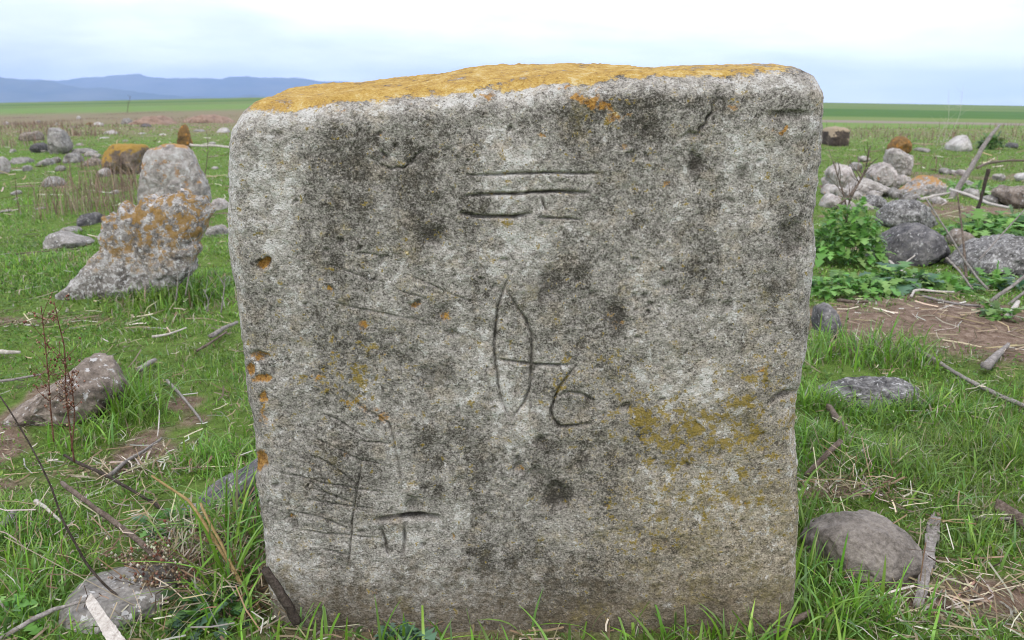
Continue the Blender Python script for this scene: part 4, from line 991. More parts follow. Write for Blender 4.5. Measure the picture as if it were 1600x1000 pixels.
# along the foot of the big stone
m = 170
lx.append(rng.uniform(-.40, .40, m)); ly.append(rng.uniform(.93, 1.022, m)); lh.append(rng.uniform(.025, .075, m) * (1 + .5 * rng.random(m)))
m = 26
lx.append(rng.choice([-.02, .10, .18, .26, .33, .37, -.2, -.1], m) + rng.normal(0, .02, m)); ly.append(rng.uniform(.93, 1.0, m)); lh.append(rng.uniform(.06, .11, m))
m = 46
lx.append(rng.normal(.42, .03, m)); ly.append(rng.uniform(.95, 1.25, m)); lh.append(rng.uniform(.05, .13, m))
m = 46
lx.append(rng.normal(-.42, .03, m)); ly.append(rng.uniform(.95, 1.3, m)); lh.append(rng.uniform(.05, .12, m))
lx = np.concatenate(lx); ly = np.concatenate(ly); lh = np.concatenate(lh)
k = clear(lx, ly, .002); lx, ly, lh = lx[k], ly[k], lh[k]
n = len(lx)
pile.add(*blades(lx, ly, ground_z(lx, ly) - .004, lh, rng.uniform(.0014, .0034, n), np.abs(rng.normal(.5, .35, n)) + .1, rng.uniform(0, 6.28, n), tints(n, PAL[[0, 1, 2, 4, 6]]), 6))
tag(pile.build('grass', M_GRASS, smooth=True), 'short green pasture grass with longer tufts round the stones', kind='stuff')

# small round-leaved ground cover between the blades
def flat_leaves(x, y, z, s, tint, tilt=.5):
    n = len(x)
    nv = 6
    ang = np.linspace(0, 2 * np.pi, nv, endpoint=False)
    yaw = rng.uniform(0, 6.28, n)
    tx, ty = rng.normal(0, tilt, n), rng.normal(0, tilt, n)
    V = np.zeros((n, nv, 3))
    for k, a in enumerate(ang):
        lx_, ly_ = np.cos(a) * s, np.sin(a) * s * .62
        X = lx_ * np.cos(yaw) - ly_ * np.sin(yaw); Y = lx_ * np.sin(yaw) + ly_ * np.cos(yaw)
        V[:, k] = np.stack([x + X, y + Y, z + X * tx + Y * ty], -1)
    fl = np.array([(0, k, k + 1) for k in range(1, nv - 1)])
    Fa = (np.arange(n)[:, None, None] * nv + fl[None]).reshape(-1, 3)
    return V.reshape(-1, 3), Fa, np.repeat(tint, nv, 0)
for d0, d1, dens, s0 in ((0.85, 2.0, 9000, .0032), (2.0, 4.2, 3800, .005)):
    x, y = scatter(d0, d1, dens)
    P = np.stack([x, y, x * 0], -1)
    keep = clear(x, y, .002) & (fbm(P * 4, 3, 91) > -0.05) & (rng.random(len(x)) > soil_mask(x, y) * 1.3)
    x, y = x[keep], y[keep]; n = len(x)
    clover.add(*flat_leaves(x, y, ground_z(x, y) + rng.uniform(.003, .022, n), s0 * rng.uniform(.5, 1.4, n), tints(n, np.array([(.10, .20, .025), (.15, .24, .04), (.075, .16, .022)]))))
tag(clover.build('clover', M_LEAF), 'tiny round leaves of ground cover between the grass', kind='stuff')

# dry straw litter
def straws(x, y, z, l, w, yaw, pitch, tint, kink):
    n = len(x)
    V = np.zeros((n, 6, 3))
    for k, t in enumerate((-.5, 0, .5)):
        yw = yaw + kink * (t > 0)
        dx, dy = np.cos(yaw) * np.minimum(t, 0) + np.cos(yw) * max(t, 0), np.sin(yaw) * np.minimum(t, 0) + np.sin(yw) * max(t, 0)
        cx_, cy_, cz_ = x + dx * l, y + dy * l, z + t * l * np.sin(pitch)
        V[:, 2 * k] = np.stack([cx_ - np.sin(yaw) * w, cy_ + np.cos(yaw) * w, cz_ - w * .5], -1)
        V[:, 2 * k + 1] = np.stack([cx_ + np.sin(yaw) * w, cy_ - np.cos(yaw) * w, cz_ + w * .5], -1)
    fl = np.array([(0, 1, 3), (0, 3, 2), (2, 3, 5), (2, 5, 4)])
    return V.reshape(-1, 3), (np.arange(n)[:, None, None] * 6 + fl[None]).reshape(-1, 3), np.repeat(tint, 6, 0)
for d0, d1, dens, l0, w0 in ((0.85, 2.0, 420, .026, .0007), (2.0, 4.5, 90, .04, .0011), (4.5, 9, 22, .10, .0028), (9, 18, 3, .16, .006)):
    x, y = scatter(d0, d1, dens)
    keep = clear(x, y, -.01)
    x, y = x[keep], y[keep]; n = len(x)
    straw.add(*straws(x, y, ground_z(x, y) + rng.uniform(.004, .03, n), l0 * rng.lognormal(0, .5, n), w0 * rng.uniform(.6, 2.0, n), rng.uniform(0, 6.28, n), rng.normal(0, .22, n), tints(n, DRY, .25), rng.normal(0, .5, n)))
for d0, d1, dens, l0, w0 in ((0.85, 1.9, 1500, .022, .0007), (1.9, 3.6, 380, .035, .0012)):
    x, y = scatter(d0, d1, dens)
    P = np.stack([x, y, x * 0], -1)
    keep = clear(x, y, -.005) & (fbm(P * 3.3, 3, 77) > -.25)
    x, y = x[keep], y[keep]; n = len(x)
    straw.add(*straws(x, y, ground_z(x, y) + rng.uniform(.002, .018, n), l0 * rng.lognormal(0, .5, n), w0 * rng.uniform(.6, 1.6, n), rng.uniform(0, 6.28, n), rng.normal(0, .35, n), tints(n, np.array([(.11, .085, .05), (.17, .135, .085), (.25, .205, .13), (.30, .265, .19), (.14, .13, .06)]), .25), rng.normal(0, .8, n)))
# denser where the soil shows
for sx, sy, rx, ry, s in SOIL:
    if sy < 3.6 and s > .45:
        m = int(900 * rx * max(ry, .1) / .15) + 50
        m = min(m, 170)
        x, y = rng.normal(sx, rx * .8, m), rng.normal(sy, ry * .8, m)
        k = clear(x, y, -.01); x, y = x[k], y[k]; m = len(x)
        straw.add(*straws(x, y, ground_z(x, y) + rng.uniform(.001, .015, m), .05 * (1 + .35 * sy - .35) * rng.lognormal(0, .5, m), .0008 * (.6 + .5 * sy) * rng.uniform(.5, 1.8, m), rng.uniform(0, 6.28, m), rng.normal(0, .12, m), tints(m, DRY, .25), rng.normal(0, .5, m)))
# tangle of dead stems between the flat stone and the big stone
for cx, cy, m, sp in ((200, 860, 130, .14), (60, 900, 90, .14), (1340, 775, 120, .07), (1500, 950, 110, .10), (345, 900, 260, .07), (300, 880, 160, .06), (380, 950, 120, .05), (250, 880, 90, .05)):
    gx, gy = on_ground(cx, cy)
    x, y = rng.normal(gx, sp, m), rng.normal(gy, sp * 1.1, m)
    straw.add(*straws(x, y, ground_z(x, y) + rng.uniform(.002, .06, m), .045 * rng.lognormal(0, .5, m), .0008 * rng.uniform(.5, 1.4, m), rng.uniform(0, 6.28, m), rng.normal(0, .55, m), tints(m, np.concatenate([DRY, np.array([(.16, .09, .055), (.20, .12, .075)])]), .25), rng.normal(0, .6, m)))
tag(straw.build('dry_straw', M_STRAW), 'dry straw and broken dead stems littering the grass', kind='stuff')

# far dry weeds in the left pasture
dw = Pile()
def weed_cloud(cx, cy, rx_m, ry_m, n, h0, pal, w0=.012, stems=1):
    gx, gy = on_ground(cx, cy)
    if cy < 204:
        ds = np.geomspace(8, 400, 4000); xs = (cx - CX) / F * ds / 1.03
        _, pyv = to_px(xs, ds, far_z(xs, ds)); gy = float(ds[np.argmax(pyv <= cy)]); gx = (cx - CX) / F * gy / 1.03
    x, y = rng.normal(gx, rx_m, n), rng.normal(gy, ry_m, n)
    dw.add(*blades(x, y, ground_z(x, y), h0 * rng.uniform(.3, 1.2, n), w0 * rng.uniform(.5, 1.5, n), np.abs(rng.normal(.4, .3, n)), rng.uniform(0, 6.28, n), tints(n, pal), 2))
BR = np.array([(.20, .135, .095), (.26, .19, .14), (.15, .10, .075), (.30, .24, .17)])
for a in ((40, 195, 1.2, 1.2, 420, .35), (105, 190, 1.0, 1.0, 260, .3), (60, 205, 1.6, 1.0, 500, .25), (25, 185, 2.5, 2.0, 500, .4), (150, 186, 2.5, 2.0, 400, .35), (300, 192, 2.0, 2.0, 300, .35), (180, 262, .3, .3, 160, .25), (75, 215, .8, .5, 160, .3), (150, 330, .22, .25, 320, .35), (185, 295, .25, .3, 260, .3), (140, 215, .6, .4, 120, .25), (20, 230, .6, .4, 140, .35), (240, 187, 3.0, 3, 320, .45), (210, 178, 4.0, 2, 500, .6), (255, 176, 4.0, 2, 400, .5), (180, 180, 4, 4, 260, .5), (330, 184, 3, 3, 220, .45), (60, 178, 5, 5, 260, .6)):
    d = gdist(max(a[1], 204))
    weed_cloud(*a, BR, .0016 * max(1, d / 4))
for a in ((1340, 215, 1.5, 1.5, 200, .22), (1440, 218, 2, 1.5, 240, .22), (1560, 215, 2, 1.5, 240, .24), (1400, 206, 4, 3, 240, .3), (1540, 203, 4, 3, 240, .3), (1570, 260, 1.2, .6, 160, .2), (1460, 262, .8, .4, 140, .2)):
    d = gdist(max(a[1], 204))
    weed_cloud(*a, BR, .0013 * max(1, d / 4))
tag(dw.build('dry_weeds', M_STRAW), 'brown dead weeds standing in the far pasture', kind='stuff')

# ------------------------------------------------------------------ leafy weeds
def lobed_leaf(n_pts=5):
    # pinnate outline: a row of lobes each side
    top = []
    for k in range(n_pts):
        t0 = .12 + .8 * k / n_pts
        w = .30 * math.sin(math.pi * min(1, t0 + .12)) ** .7 + .03
        top += [(t0, w * .35), (t0 + .10, w), (t0 + .14, w * .8)]
    return np.array([(0, .03)] + top + [(1, 0)])
def leafy(name, label, cx, cy, rad, hgt, n, size, pal, group=None, gy=None):
    gx, gyy = on_ground(cx, cy)
    gz = float(ground_z(np.array([gx]), np.array([gyy]))[0])
    root = bpy.data.objects.new(name, None); COL.objects.link(root)
    root.location = (gx, gyy, gz); root.empty_display_size = .05
    tag(root, label, 'weed', group)
    out = lobed_leaf(3)
    m = len(out)
    p = Pile(); st = Pile()
    a = rng.uniform(0, 6.28, n); rr_ = rad * np.sqrt(rng.uniform(0, 1, n))
    bx, by = np.cos(a) * rr_, np.sin(a) * rr_ * .8
    dome = np.sqrt(np.clip(1 - (rr_ / rad) ** 2, 0, 1))
    bz = hgt * dome * rng.uniform(.25, 1.0, n) + .004
    yaw = a + rng.normal(0, .9, n)
    pit_ = rng.normal(.25, .65, n)
    L_ = size * rng.lognormal(-.05, .38, n)
    V = np.zeros((n, 2 * m, 3))
    for k, (t, w) in enumerate(out):
        cz = t * np.sin(pit_) - .35 * t * t
        for s, q in ((1, 0), (-1, 1)):
            X = t * np.cos(pit_) * L_; Y = s * w * L_
            V[:, 2 * k + q] = np.stack([bx + X * np.cos(yaw) - Y * np.sin(yaw), by + X * np.sin(yaw) + Y * np.cos(yaw), bz + cz * L_ + abs(w) * L_ * .25], -1)
    fl = []
    for k in range(m - 1):
        fl += [(2 * k, 2 * k + 1, 2 * k + 3), (2 * k, 2 * k + 3, 2 * k + 2)]
    Fa = (np.arange(n)[:, None, None] * 2 * m + np.array(fl)[None]).reshape(-1, 3)
    p.add(V.reshape(-1, 3), Fa, np.repeat(tints(n, pal), 2 * m, 0))
    o = p.build('leaves', M_LEAF, root); o['kind'] = 'stuff'
    # stems from the root to the leaves
    ns = min(n, 60)
    mid = np.stack([bx, by, bz], -1)[:ns]
    base = np.stack([bx * .3, by * .3, 0 * bz], -1)[:ns]
    Vs = np.zeros((ns, 4, 3)); wv = size * .03
    Vs[:, 0] = base - (wv, 0, 0); Vs[:, 1] = base + (wv, 0, 0); Vs[:, 2] = mid + (wv * .6, 0, 0); Vs[:, 3] = mid - (wv * .6, 0, 0)
    st.add(Vs.reshape(-1, 3), (np.arange(ns)[:, None, None] * 4 + np.array([(0, 1, 2), (0, 2, 3)])[None]).reshape(-1, 3), np.repeat(tints(ns, pal * .8), 4, 0))
    o = st.build('stems', M_LEAF, root); o.name = 'stem_cluster'; o['kind'] = 'stuff'
    return root
GRN = np.array([(.10, .24, .045), (.14, .30, .06), (.19, .36, .085), (.11, .23, .08), (.15, .31, .06), (.22, .36, .10)])
BLU = np.array([(.10, .19, .115), (.075, .15, .085), (.14, .235, .15)])
G_W = 'leafy green weeds among the stones on the right'
leafy('leafy_weed', 'tall bushy green weed between gravestone edge and dark boulder', 1322, 414, .165, .31, 720, .043, GRN, G_W)
leafy('leafy_weed', 'bright green weed spreading over soil below the dark boulder', 1330, 466, .17, .07, 300, .045, GRN, G_W)
leafy('leafy_weed', 'blue green weed right under the dark boulder', 1402, 455, .12, .08, 150, .065, np.concatenate([GRN, BLU]), G_W)
leafy('leafy_weed', 'green weed below gap between dark and speckled boulders', 1475, 455, .12, .06, 110, .05, GRN, G_W)
leafy('leafy_weed', 'green weed behind the big speckled boulder', 1540, 368, .22, .08, 170, .08, GRN, G_W)
leafy('leafy_weed', 'green weed at right frame edge behind speckled boulder', 1592, 362, .2, .12, 150, .08, GRN, G_W)
leafy('leafy_weed', 'dark blue green weed in front of the speckled boulder', 1560, 450, .11, .05, 80, .05, np.concatenate([GRN, BLU]), G_W)
leafy('leafy_weed', 'small dark weed on bare soil near right edge', 1556, 512, .06, .03, 50, .05, GRN * .8, G_W)
leafy('leafy_weed', 'green weed by the heap of pinkish stones', 1515, 302, .3, .06, 90, .1, GRN, G_W)
leafy('leafy_weed', 'round dark bush far out beside the white stone', 1547, 234, .22, .22, 110, .12, GRN * .5, G_W)
leafy('rosette_weed', 'blue green frilly rosette at foot of the big gravestone', 612, 995, .022, .014, 46, .022, BLU, 'frilly rosettes at foot of gravestone')
leafy('rosette_weed', 'smaller blue green rosette right of the frilly one', 650, 993, .016, .016, 30, .020, BLU, 'frilly rosettes at foot of gravestone')
leafy('leafy_weed', 'dark leafy weed right of the flat foreground stone', 335, 975, .055, .03, 100, .022, np.concatenate([GRN * .6, BLU * .7]), 'small weeds at lower left')
leafy('leafy_weed', 'pale green lacy weed above the flat foreground stone', 262, 842, .05, .018, 110, .02, np.concatenate([BLU, GRN]), 'small weeds at lower left')
leafy('leafy_weed', 'light green weed at the bottom left corner', 15, 975, .04, .03, 70, .018, GRN, 'small weeds at lower left')

# ------------------------------------------------------------------ sticks
def tube(path, radii, sides=8, seed=0, rough=.12):
    path = np.asarray(path, float); radii = np.asarray(radii, float)
    # smooth resample
    seg = np.linalg.norm(np.diff(path, axis=0), axis=1); s = np.concatenate([[0], np.cumsum(seg)])
    m = max(10, int(len(path) * 6))
    ss = np.linspace(0, s[-1], m)
    P = np.stack([np.interp(ss, s, path[:, k]) for k in range(3)], -1)
    for _ in range(3):
        P[1:-1] = .25 * P[:-2] + .5 * P[1:-1] + .25 * P[2:]
    R = np.interp(ss, s, radii)
    rs = np.random.default_rng(seed)
    sm = rs.normal(size=m + 8); sm = np.convolve(sm, np.ones(5) / 5, 'same')[4:-4] * 1.6
    R = R * (1 + .8 * rough * sm)
    jn = np.stack([np.convolve(rs.normal(size=m + 8), np.ones(7) / 7, 'same')[4:-4] for _ in range(3)], -1)
    P[1:-1] += jn[1:-1] * R[1:-1, None] * rough * 4
    T = np.gradient(P, axis=0); T /= np.linalg.norm(T, axis=1, keepdims=True)
    up = np.array([0.13, .2, 1.0]) if abs(T[:, 2]).mean() < .8 else np.array([1.0, .1, 0])
    A = np.cross(T, up); A /= np.linalg.norm(A, axis=1, keepdims=True)
    B = np.cross(T, A)
    an = np.linspace(0, 2 * np.pi, sides, endpoint=False)
    V = P[:, None] + (A[:, None] * np.cos(an)[None, :, None] + B[:, None] * np.sin(an)[None, :, None]) * R[:, None, None] * (1 + 1.1 * rough * rs.normal(size=(1, sides, 1)) + .25 * rough * rs.normal(size=(m, sides, 1)))
    V = V.reshape(-1, 3)
    Fq = grid_faces(m, sides, wrap=True)
    caps = np.array([[0, k + 1, k] for k in range(1, sides - 1)] + [[(m - 1) * sides, (m - 1) * sides + k, (m - 1) * sides + k + 1] for k in range(1, sides - 1)])
    return V, Fq, caps
def lay(pts, lift=.008):
    out = []
    for p in pts:
        x, y = on_ground(p[0], p[1], lift)
        out.append((x, y, float(ground_z(np.array([x]), np.array([y]))[0]) + lift))
    return out
def upright(pts, d, dd=0.0):
    out = []
    for i, p in enumerate(pts):
        D = d + dd * i / max(1, len(pts) - 1)
        x, z = on_plane(p[0], p[1], D)
        out.append((float(x), D, float(z)))
    return out
CNT = [0]
def stick(name, label, path, wpx, mat, group, cat='stick', taper=1.0, sides=8, flat=None, rough=.12):
    """wpx: width in photo pixels at the first point"""
    CNT[0] += 1
    path = np.array(path)
    d = path[:, 1]
    r0 = wpx / 2 / F * (d * CP - (path[:, 2] - CAMH) * SP)[0]
    rad = r0 * np.linspace(1, taper, len(path))
    V, Fq, caps = tube(path, rad, sides, CNT[0], rough)
    loc = tuple(path[np.argmin(path[:, 2])])
    if flat:
        c = np.array(loc)
        V[:, 2] = V[:, 2].mean() + (V[:, 2] - V[:, 2].mean()) * flat if np.ptp(path[:, 2]) < .01 else V[:, 2]
    o = make_mesh(name, V, [Fq, caps], mat, loc=loc)
    tag(o, label, cat, group)
    return o
GS = 'dead sticks and twigs lying in the grass'
GT = 'thin twigs tangled at the right boulders'
# left
stick('stick', 'pale dry twig in grass right of the brown boulder top', lay([(238, 529), (262, 524), (291, 514)], .02), 5, W_PALE, GS, taper=.5)
stick('stick', 'grey stick lying near left edge of the big gravestone', lay([(329, 531), (350, 520), (371, 505)], .03), 7, W_GREY, GS, taper=.6)
stick('stick', 'thin dark stick parallel below the grey one by gravestone', lay([(308, 552), (330, 541), (355, 526)], .02), 4, W_BROWN, GS, taper=.7)
stick('stick', 'short thick grey chunk of wood right of the brown boulder', lay([(219, 586), (243, 567)], .02), 9, W_GREY, GS, taper=.7)
stick('stick', 'bent tan twig in the grass left of gravestone middle', lay([(262, 601), (286, 624), (302, 640), (316, 660)], .015), 5, W_GREY, GS, taper=.6)
stick('stick', 'short upright pale stem near the bent tan twig', lay([(242, 620), (250, 646), (246, 680)], .02), 3, W_PALE, GS, taper=.7)
stick('stick', 'long grey stick slanting through grass below brown boulder', lay([(172, 742), (196, 722), (226, 702), (252, 683)], .015), 8, W_GREY, GS, taper=.6)
stick('stick', 'brown twig beside the brown boulder at left frame edge', lay([(-10, 610), (30, 605), (66, 599)], .03), 5, W_GREY, GS, taper=.7)
stick('stick', 'pale wood piece at left frame edge above brown boulder', lay([(-12, 555), (10, 558), (33, 556)], .02), 8, W_PALE, GS, taper=.5)
stick('stick', 'dark brown twig on grass left of the broken gravestone', lay([(20, 402), (50, 398), (90, 396), (130, 392)], .01), 3, W_BROWN, GS, taper=.6)
stick('stick', 'thick grey stick end entering at the left edge', lay([(-16, 848), (4, 829), (24, 806)], .02), 15, W_GREY, GS, taper=.8)
def board(name, label, p0, p1, w0, w1, th, mat, cat):
    p0, p1 = np.array(p0), np.array(p1)
    t = (p1 - p0) / np.linalg.norm(p1 - p0)
    a = np.cross(t, np.array([0, -.5, .85])); a /= np.linalg.norm(a); nn = np.cross(a, t)
    m = 24; V = []
    rs = np.random.default_rng(12)
    for k, q in enumerate(np.linspace(0, 1, m)):
        c = p0 + (p1 - p0) * q; w = (w0 + (w1 - w0) * q) / 2 * (1 + .05 * rs.normal()); h = th / 2 * (1 + .15 * rs.normal())
        e = .75
        for u, v in ((-1, -e), (-e, -1), (e, -1), (1, -e), (1, e), (e, 1), (0, 1.15), (-e, 1), (-1, e)):
            sk = rs.normal() * .0012 if k in (0, m - 1) else 0
            V.append(c + a * w * u + nn * h * v + t * (sk + (.006 * u if k == 0 else 0)))
    Fq = grid_faces(m, 9, wrap=True)
    caps = np.array([[0, k + 1, k] for k in range(1, 8)] + [[(m - 1) * 9, (m - 1) * 9 + k, (m - 1) * 9 + k + 1] for k in range(1, 8)])
    o = make_mesh(name, np.array(V), [Fq, caps], mat, smooth=False, loc=tuple(p1))
    tag(o, label, cat)
_b = upright([(139, 936), (190, 1014)], 1.0, -.07)
board('wood_splinter', 'white flat wood splinter leaning on flat foreground stone', _b[0], _b[1], .0125, .020, .006, W_PALE, 'wood')
stick('stick', 'grey stick from bottom left corner to the flat stone', upright([(-6, 1000), (54, 967), (84, 953), (147, 934)], .98, .06), 10, W_GREY, GS, taper=.5)
stick('wood_chip', 'white curled wood chip in grass at left', lay([(57, 788), (72, 801), (84, 810), (95, 820)], .03), 7, W_PALE, None, cat='wood', taper=.4)
stick('stick', 'long dark stick with pale broken end above flat stone', upright([(97, 754), (104, 760), (135, 783), (173, 811), (205, 835), (237, 860), (270, 889), (312, 934)], 1.33, -.25), 6, W_BROWN, GS, taper=1.5)
stick('stick', 'thin dark stem arching over grass above the long dark stick', upright([(100, 711), (135, 730), (173, 746), (205, 765), (237, 784), (256, 800), (284, 828)], 1.48, -.13), 4.5, W_DARK, GS, taper=1.1)
stick('stalk', 'dark thin stalk curving across the flat foreground stone', upright([(0, 619), (16, 642), (51, 702), (67, 732), (81, 762), (97, 811), (116, 846), (135, 881), (162, 913), (194, 940), (243, 978)], 1.10, -.04), 2.2, W_DARK, GS, taper=2.2, sides=6, rough=.05)
stick('stalk', 'golden dry grass stalk leaning left of big gravestone foot', upright([(237, 743), (297, 784), (324, 824), (351, 870), (378, 913), (407, 960)], 1.15, -.09), 4, W_GOLD, 'golden stalks at gravestone foot', taper=1.6, sides=6)
stick('stalk', 'shorter golden stalk beside the leaning golden one', upright([(313, 786), (330, 820), (352, 862), (380, 915), (409, 955)], 1.12, -.06), 4, W_GOLD, 'golden stalks at gravestone foot', taper=1.3, sides=6)
stick('broken_stick', 'dark brown broken stick against lower left gravestone corner', upright([(414, 889), (424, 906), (437, 925), (450, 945), (464, 972)], 1.005, .0), 13, W_DARK, None, taper=1.25, sides=9, rough=.05)
stick('stick', 'pale stick reaching from upright gravestone to the big one', [(*on_ground(300, 262), .28)[:3], (on_ground(330, 262)[0], on_ground(330, 262)[1], .27), (on_ground(375, 262)[0], on_ground(375, 262)[1], .24)], 4, W_PALE, GS, taper=.9)
# right
stick('stick', 'grey stick slanting beside right edge of the gravestone', upright([(1259, 744), (1285, 718), (1315, 689)], 1.5, .05), 8, W_BROWN, GS, taper=1.1)
stick('bark_piece', 'brown bark piece in grass under the low speckled stone', lay([(1295, 636), (1308, 656), (1329, 682)], .02), 11, W_BROWN, None, cat='bark', taper=.7)
stick('stick', 'long pale stick lying along the bare soil edge', lay([(1429, 553), (1460, 572), (1487, 587), (1526, 607), (1570, 624), (1612, 641)], .015), 6, W_GREY, GS, taper=1.1)
stick('wood_chip', 'grey upright wood chip on the soil at right', lay([(1537, 578), (1556, 563), (1574, 547)], .03), 13, W_GREY, None, cat='wood', taper=.4)
stick('stick', 'short white stick on soil at right frame edge', lay([(1572, 508), (1580, 494), (1589, 479)], .02), 10, W_PALE, GS, taper=.8)
stick('stick', 'grey branch entering right edge over the bare soil', upright([(1533, 484), (1560, 463), (1585, 444), (1620, 416)], 3.0, .0), 6, W_GREY, GS, taper=1.1)
stick('stick', 'thin grey branch below the one entering right edge', upright([(1573, 478), (1590, 464), (1620, 443)], 2.95, .0), 5, W_GREY, GS, taper=1.1)
stick('tall_stick', 'tall grey stick leaning right above the boulders', upright([(1486, 312), (1511, 272), (1534, 231), (1550, 208), (1562, 195)], gdist(312), .1), 9, W_GREY, None, taper=.45)
stick('dark_stick', 'dark upright stick right of the tall leaning one', upright([(1521, 350), (1536, 301), (1545, 264)], gdist(350), .0), 6, W_DARK, None, taper=.8)
stick('stick', 'short dark twig stump near the green weed behind boulder', upright([(1543, 364), (1540, 347)], gdist(364), .0), 5, W_DARK, GT, taper=.8)
stick('twig', 'nearly vertical brown twig in front of speckled boulder', upright([(1511, 440), (1508, 402), (1504, 364), (1496, 300)], 3.25, .2), 4.5, W_BROWN, GT, taper=.6)
stick('twig', 'long curved grey twig crossing between the two boulders', upright([(1544, 452), (1525, 432), (1504, 402), (1477, 357), (1447, 310)], 3.2, .2), 4, W_GREY, GT, taper=.6)
stick('twig', 'pale bent twig on weeds under the dark boulder', lay([(1390, 409), (1409, 425), (1424, 433), (1440, 440)], .05), 5, W_PALE, GT, taper=.7)
stick('twig', 'short pale twig against front of dark boulder', upright([(1406, 417), (1430, 399)], 3.5, .0), 3, W_PALE, GT, taper=.7)
stick('twig', 'thin twig leaning over the speckled boulder top', upright([(1530, 405), (1560, 372), (1590, 340), (1610, 318)], 3.2, .1), 3, W_GREY, GT, taper=.5)
stick('twig', 'brown twig in front of the speckled boulder left end', upright([(1478, 403), (1500, 425), (1520, 452)], 3.1, -.1), 3.5, W_GREY, GT, taper=.8)
stick('twig', 'long pale twig lying behind the boulders', lay([(1484, 297), (1510, 305), (1545, 318), (1580, 326)], .12), 4.5, W_PALE, GT, taper=.8)
stick('twig', 'pale twig lying left of the tall leaning stick', lay([(1440, 312), (1462, 307), (1487, 301)], .1), 4, W_PALE, GT, taper=.8)
stick('twig', 'grey branch lying on the pasture at right edge', lay([(1527, 260), (1545, 254), (1575, 250), (1615, 250)], .1), 4, W_BROWN, GT, taper=.8)
stick('twig', 'pale branch on the soil edge below the green weeds', lay([(1308, 478), (1330, 482), (1355, 484)], .02), 6, W_BROWN, GT, taper=.6)
stick('twig', 'fine pale twigs at soil edge below dark boulder', lay([(1422, 474), (1428, 462), (1440, 460), (1460, 463), (1490, 460)], .02), 4, W_PALE, GT, taper=.7)
stick('twig', 'brown twig lying across the bare soil', lay([(1437, 471), (1470, 484), (1500, 492), (1530, 496)], .015), 5, W_GREY, GT, taper=.8)
stick('log_piece', 'knotty grey bark stick at right side of the porous brown stone', lay([(1462, 816), (1453, 850), (1450, 881), (1441, 916), (1434, 944)], .015), 15, W_GREY, None, taper=.7, rough=.22)
stick('stick', 'thick brown stick end entering right edge', lay([(1556, 783), (1579, 790), (1602, 808), (1625, 826)], .02), 16, W_BROWN, GS, taper=1.0)
stick('stick', 'thin grey stick touching the thick brown one', lay([(1521, 801), (1550, 803), (1582, 802)], .015), 7, W_GREY, GS, taper=.8)
stick('stick', 'purple brown stick at bottom right of gravestone foot', upright([(1266, 956), (1240, 970), (1210, 988), (1180, 1008)], 1.04, -.05), 10, W_BROWN, GS, taper=.8)
stick('stick', 'tiny pale twig in the lower right grass corner', lay([(1425, 965), (1445, 946), (1458, 940)], .01), 5, W_PALE, GS, taper=.7)
stick('stick', 'thin arching tan stem in lower right grass', upright([(1457, 985), (1475, 960), (1500, 940), (1545, 922)], 1.08, .1), 3, W_GREY, GS, taper=.6)
stick('stick', 'bent tan stem in grass below low speckled stone', lay([(1344, 709), (1362, 697), (1390, 692)], .03), 4, W_PALE, GS, taper=.7)
stick('stick', 'white twig at the foot of gravestone near its right corner', lay([(1102, 957), (1125, 961), (1140, 958)], .02), 5, W_PALE, GS, taper=.9)

# ------------------------------------------------------------------ dead branching weeds
def dead_weed(name, label, stems, d, dd, wpx, mat, seeds=0, seedpal=None, span=(.25, .95), group=None, branches=10, bl=.05, seedsize=.0022):
    all_ = [upright(s, d, dd) for s in stems]
    root = bpy.data.objects.new(name, None); COL.objects.link(root)
    b0 = np.array(all_[0][0]); root.location = b0; root.empty_display_size = .05
    tag(root, label, 'dead weed', group)
    rs = np.random.default_rng(int(abs(b0[0]) * 1e4))
    sp = Pile()
    for st in all_:
        P = np.array(st)
        r = wpx / 2 / F * (P[0, 1] * CP - (P[0, 2] - CAMH) * SP)
        V, Fq, caps = tube(P, r * np.linspace(1, .45, len(P)), 6, 3, .06)
        make_mesh('stem', V - b0, [Fq, caps], mat, root)
        seg = np.linalg.norm(np.diff(P, axis=0), axis=1); s = np.concatenate([[0], np.cumsum(seg)])
        bv, bf, n0 = [], [], 0
        for k in range(branches):
            t = rs.uniform(*span) * s[-1]
            q = np.array([np.interp(t, s, P[:, c]) for c in range(3)])
            a = rs.uniform(0, 6.28); l = bl * rs.uniform(.4, 1.2)
            e = q + np.array([math.cos(a) * l * .6, math.sin(a) * l * .6, l * rs.uniform(.3, 1.0)])
            V, Fq, caps = tube([q, (q + e) / 2 + rs.normal(size=3) * l * .06, e], r * np.array([.4, .3, .2]), 4, k, .05)
            bv.append(V); bf.append(Fq + n0); n0 += len(V)
            ns = seeds
            if ns:
                tt = rs.uniform(.1, 1.05, ns)[:, None]
                c = q + (e - q) * tt + rs.normal(size=(ns, 3)) * l * .10
                sz = seedsize * rs.uniform(.6, 1.5, ns)
                OCT = np.array([(1, 0, 0), (0, 1, 0), (-1, 0, 0), (0, -1, 0), (0, 0, 1.2), (0, 0, -1.2)])
                OF = np.array([(0, 1, 4), (1, 2, 4), (2, 3, 4), (3, 0, 4), (1, 0, 5), (2, 1, 5), (3, 2, 5), (0, 3, 5)])
                Vv = (c[:, None] + OCT[None] * sz[:, None, None]).reshape(-1, 3)
                sp.add(Vv - b0, (np.arange(ns)[:, None, None] * 6 + OF[None]).reshape(-1, 3), np.repeat(tints(ns, seedpal), 6, 0))
        if bv:
            ob = make_mesh('branches', np.concatenate(bv) - b0, [np.concatenate(bf)], mat, root); ob.name = 'twig_cluster'; ob['kind'] = 'stuff'
    if seeds:
        ob = sp.build('seed_heads', M_STRAW, root); ob.name = 'seed_cluster'; ob['kind'] = 'stuff'
    return root
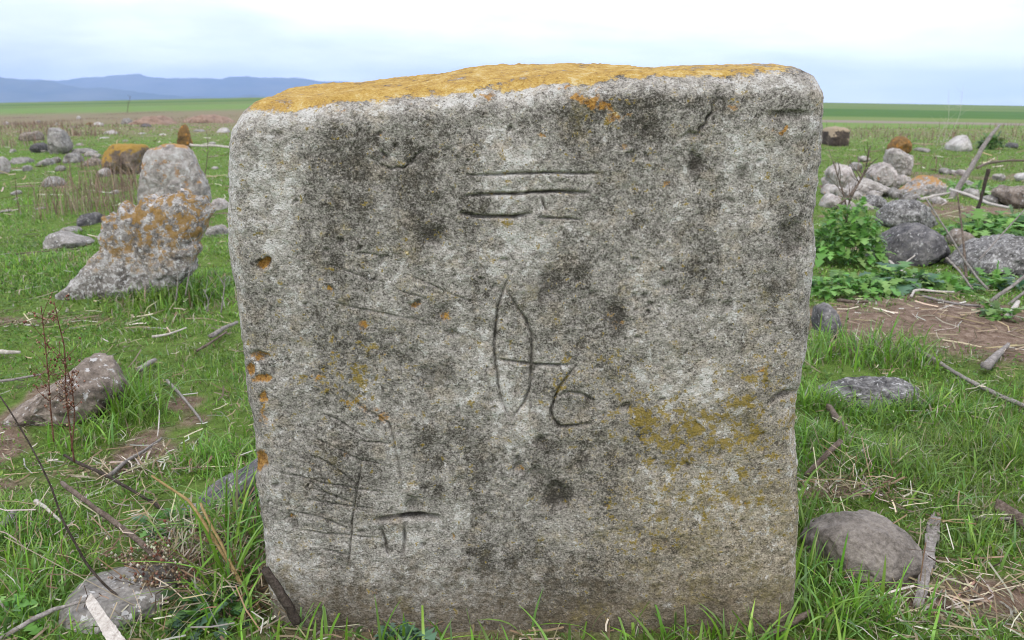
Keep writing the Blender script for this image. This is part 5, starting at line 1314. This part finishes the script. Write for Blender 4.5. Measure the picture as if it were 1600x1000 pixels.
RS = np.array([(.20, .085, .055), (.26, .13, .085), (.30, .19, .13), (.15, .06, .04), (.38, .28, .19)])
G_D = 'thin dead weeds'
dead_weed('dead_weed', 'dead weed with reddish seed heads in front of the brown boulder', [[(116, 722), (108, 660), (103, 621), (101, 540), (93, 512), (84, 470)], [(84, 690), (79, 640), (76, 590), (70, 530), (64, 478)], [(112, 705), (117, 650), (112, 600), (100, 560)]], 1.30, .0, 2.6, W_RED, 4, RS, (.2, .95), G_D, 20, .045, .0018)
dead_weed('dead_weed', 'flattened dead weed with brown seeds over the flat stone', [[(308, 932), (270, 905), (235, 893), (190, 880)], [(300, 935), (250, 915), (215, 915), (180, 905)], [(300, 930), (285, 890), (262, 872), (236, 858)]], 1.08, .02, 2.4, W_BROWN, 6, np.concatenate([RS, DRY]), (.15, 1), G_D, 22, .04)
dead_weed('dead_weed', 'thin grey dead stalks tall against the sky on right', [[(1470, 236), (1478, 205), (1483, 180), (1482, 140)], [(1472, 236), (1486, 208), (1500, 180), (1505, 135)], [(1462, 230), (1468, 210), (1478, 196)]], 12, .0, .55, W_PALE, 0, None, (.3, .9), G_D, 5, .35)
dead_weed('dead_weed', 'dark dead twig rising from the leafy weed beside gravestone', [[(1302, 327), (1325, 308), (1338, 292), (1346, 278), (1353, 262), (1360, 228)], [(1322, 350), (1322, 320), (1316, 298), (1302, 252)], [(1330, 306), (1343, 285), (1356, 262)], [(1321, 355), (1326, 318), (1340, 290)]], 3.9, .1, 3.5, W_BROWN, 0, None, (.4, .9), G_D, 7, .12)
dead_weed('dead_weed', 'bare thin stalk standing on the far left pasture', [[(199, 176), (200, 165), (204, 150)]], 60, 0, .9, W_BROWN, 0, None, (.4, .9), G_D, 3, .3)
stone('earth_bank', 'low pinkish brown bank of earth on the far left pasture', [(205, 196), (225, 186), (245, 180), (262, 186), (280, 196), (282, 206), (240, 210), (205, 206)], 197, 3.0, R_EARTH, rough=.08, res=LOW, seed=90, cat='earth bank', keep=False)
stone('earth_bank', 'long reddish earth bank farther back behind the pointed stone', [(285, 190), (305, 181), (330, 178), (352, 184), (365, 191), (367, 203), (320, 206), (283, 203)], 191, 4.0, R_EARTH, rough=.08, res=LOW, seed=91, cat='earth bank', keep=False)
dead_weed('dead_weed', 'thin brown stalk right of the standing gravestone', [[(318, 290), (322, 262), (325, 236), (323, 205)]], 7.0, 0, 1.6, W_BROWN, 0, None, (.4, .9), G_D, 6, .2)
dead_weed('dead_weed', 'bent dead stalks at right foot of the broken gravestone', [[(290, 462), (296, 425), (301, 395), (305, 372)], [(345, 490), (350, 455), (352, 430)], [(275, 470), (278, 440), (276, 412)], [(322, 500), (326, 470), (318, 452)]], 2.85, 0, 2.4, W_GREY, 0, None, (.4, .9), G_D, 4, .06)
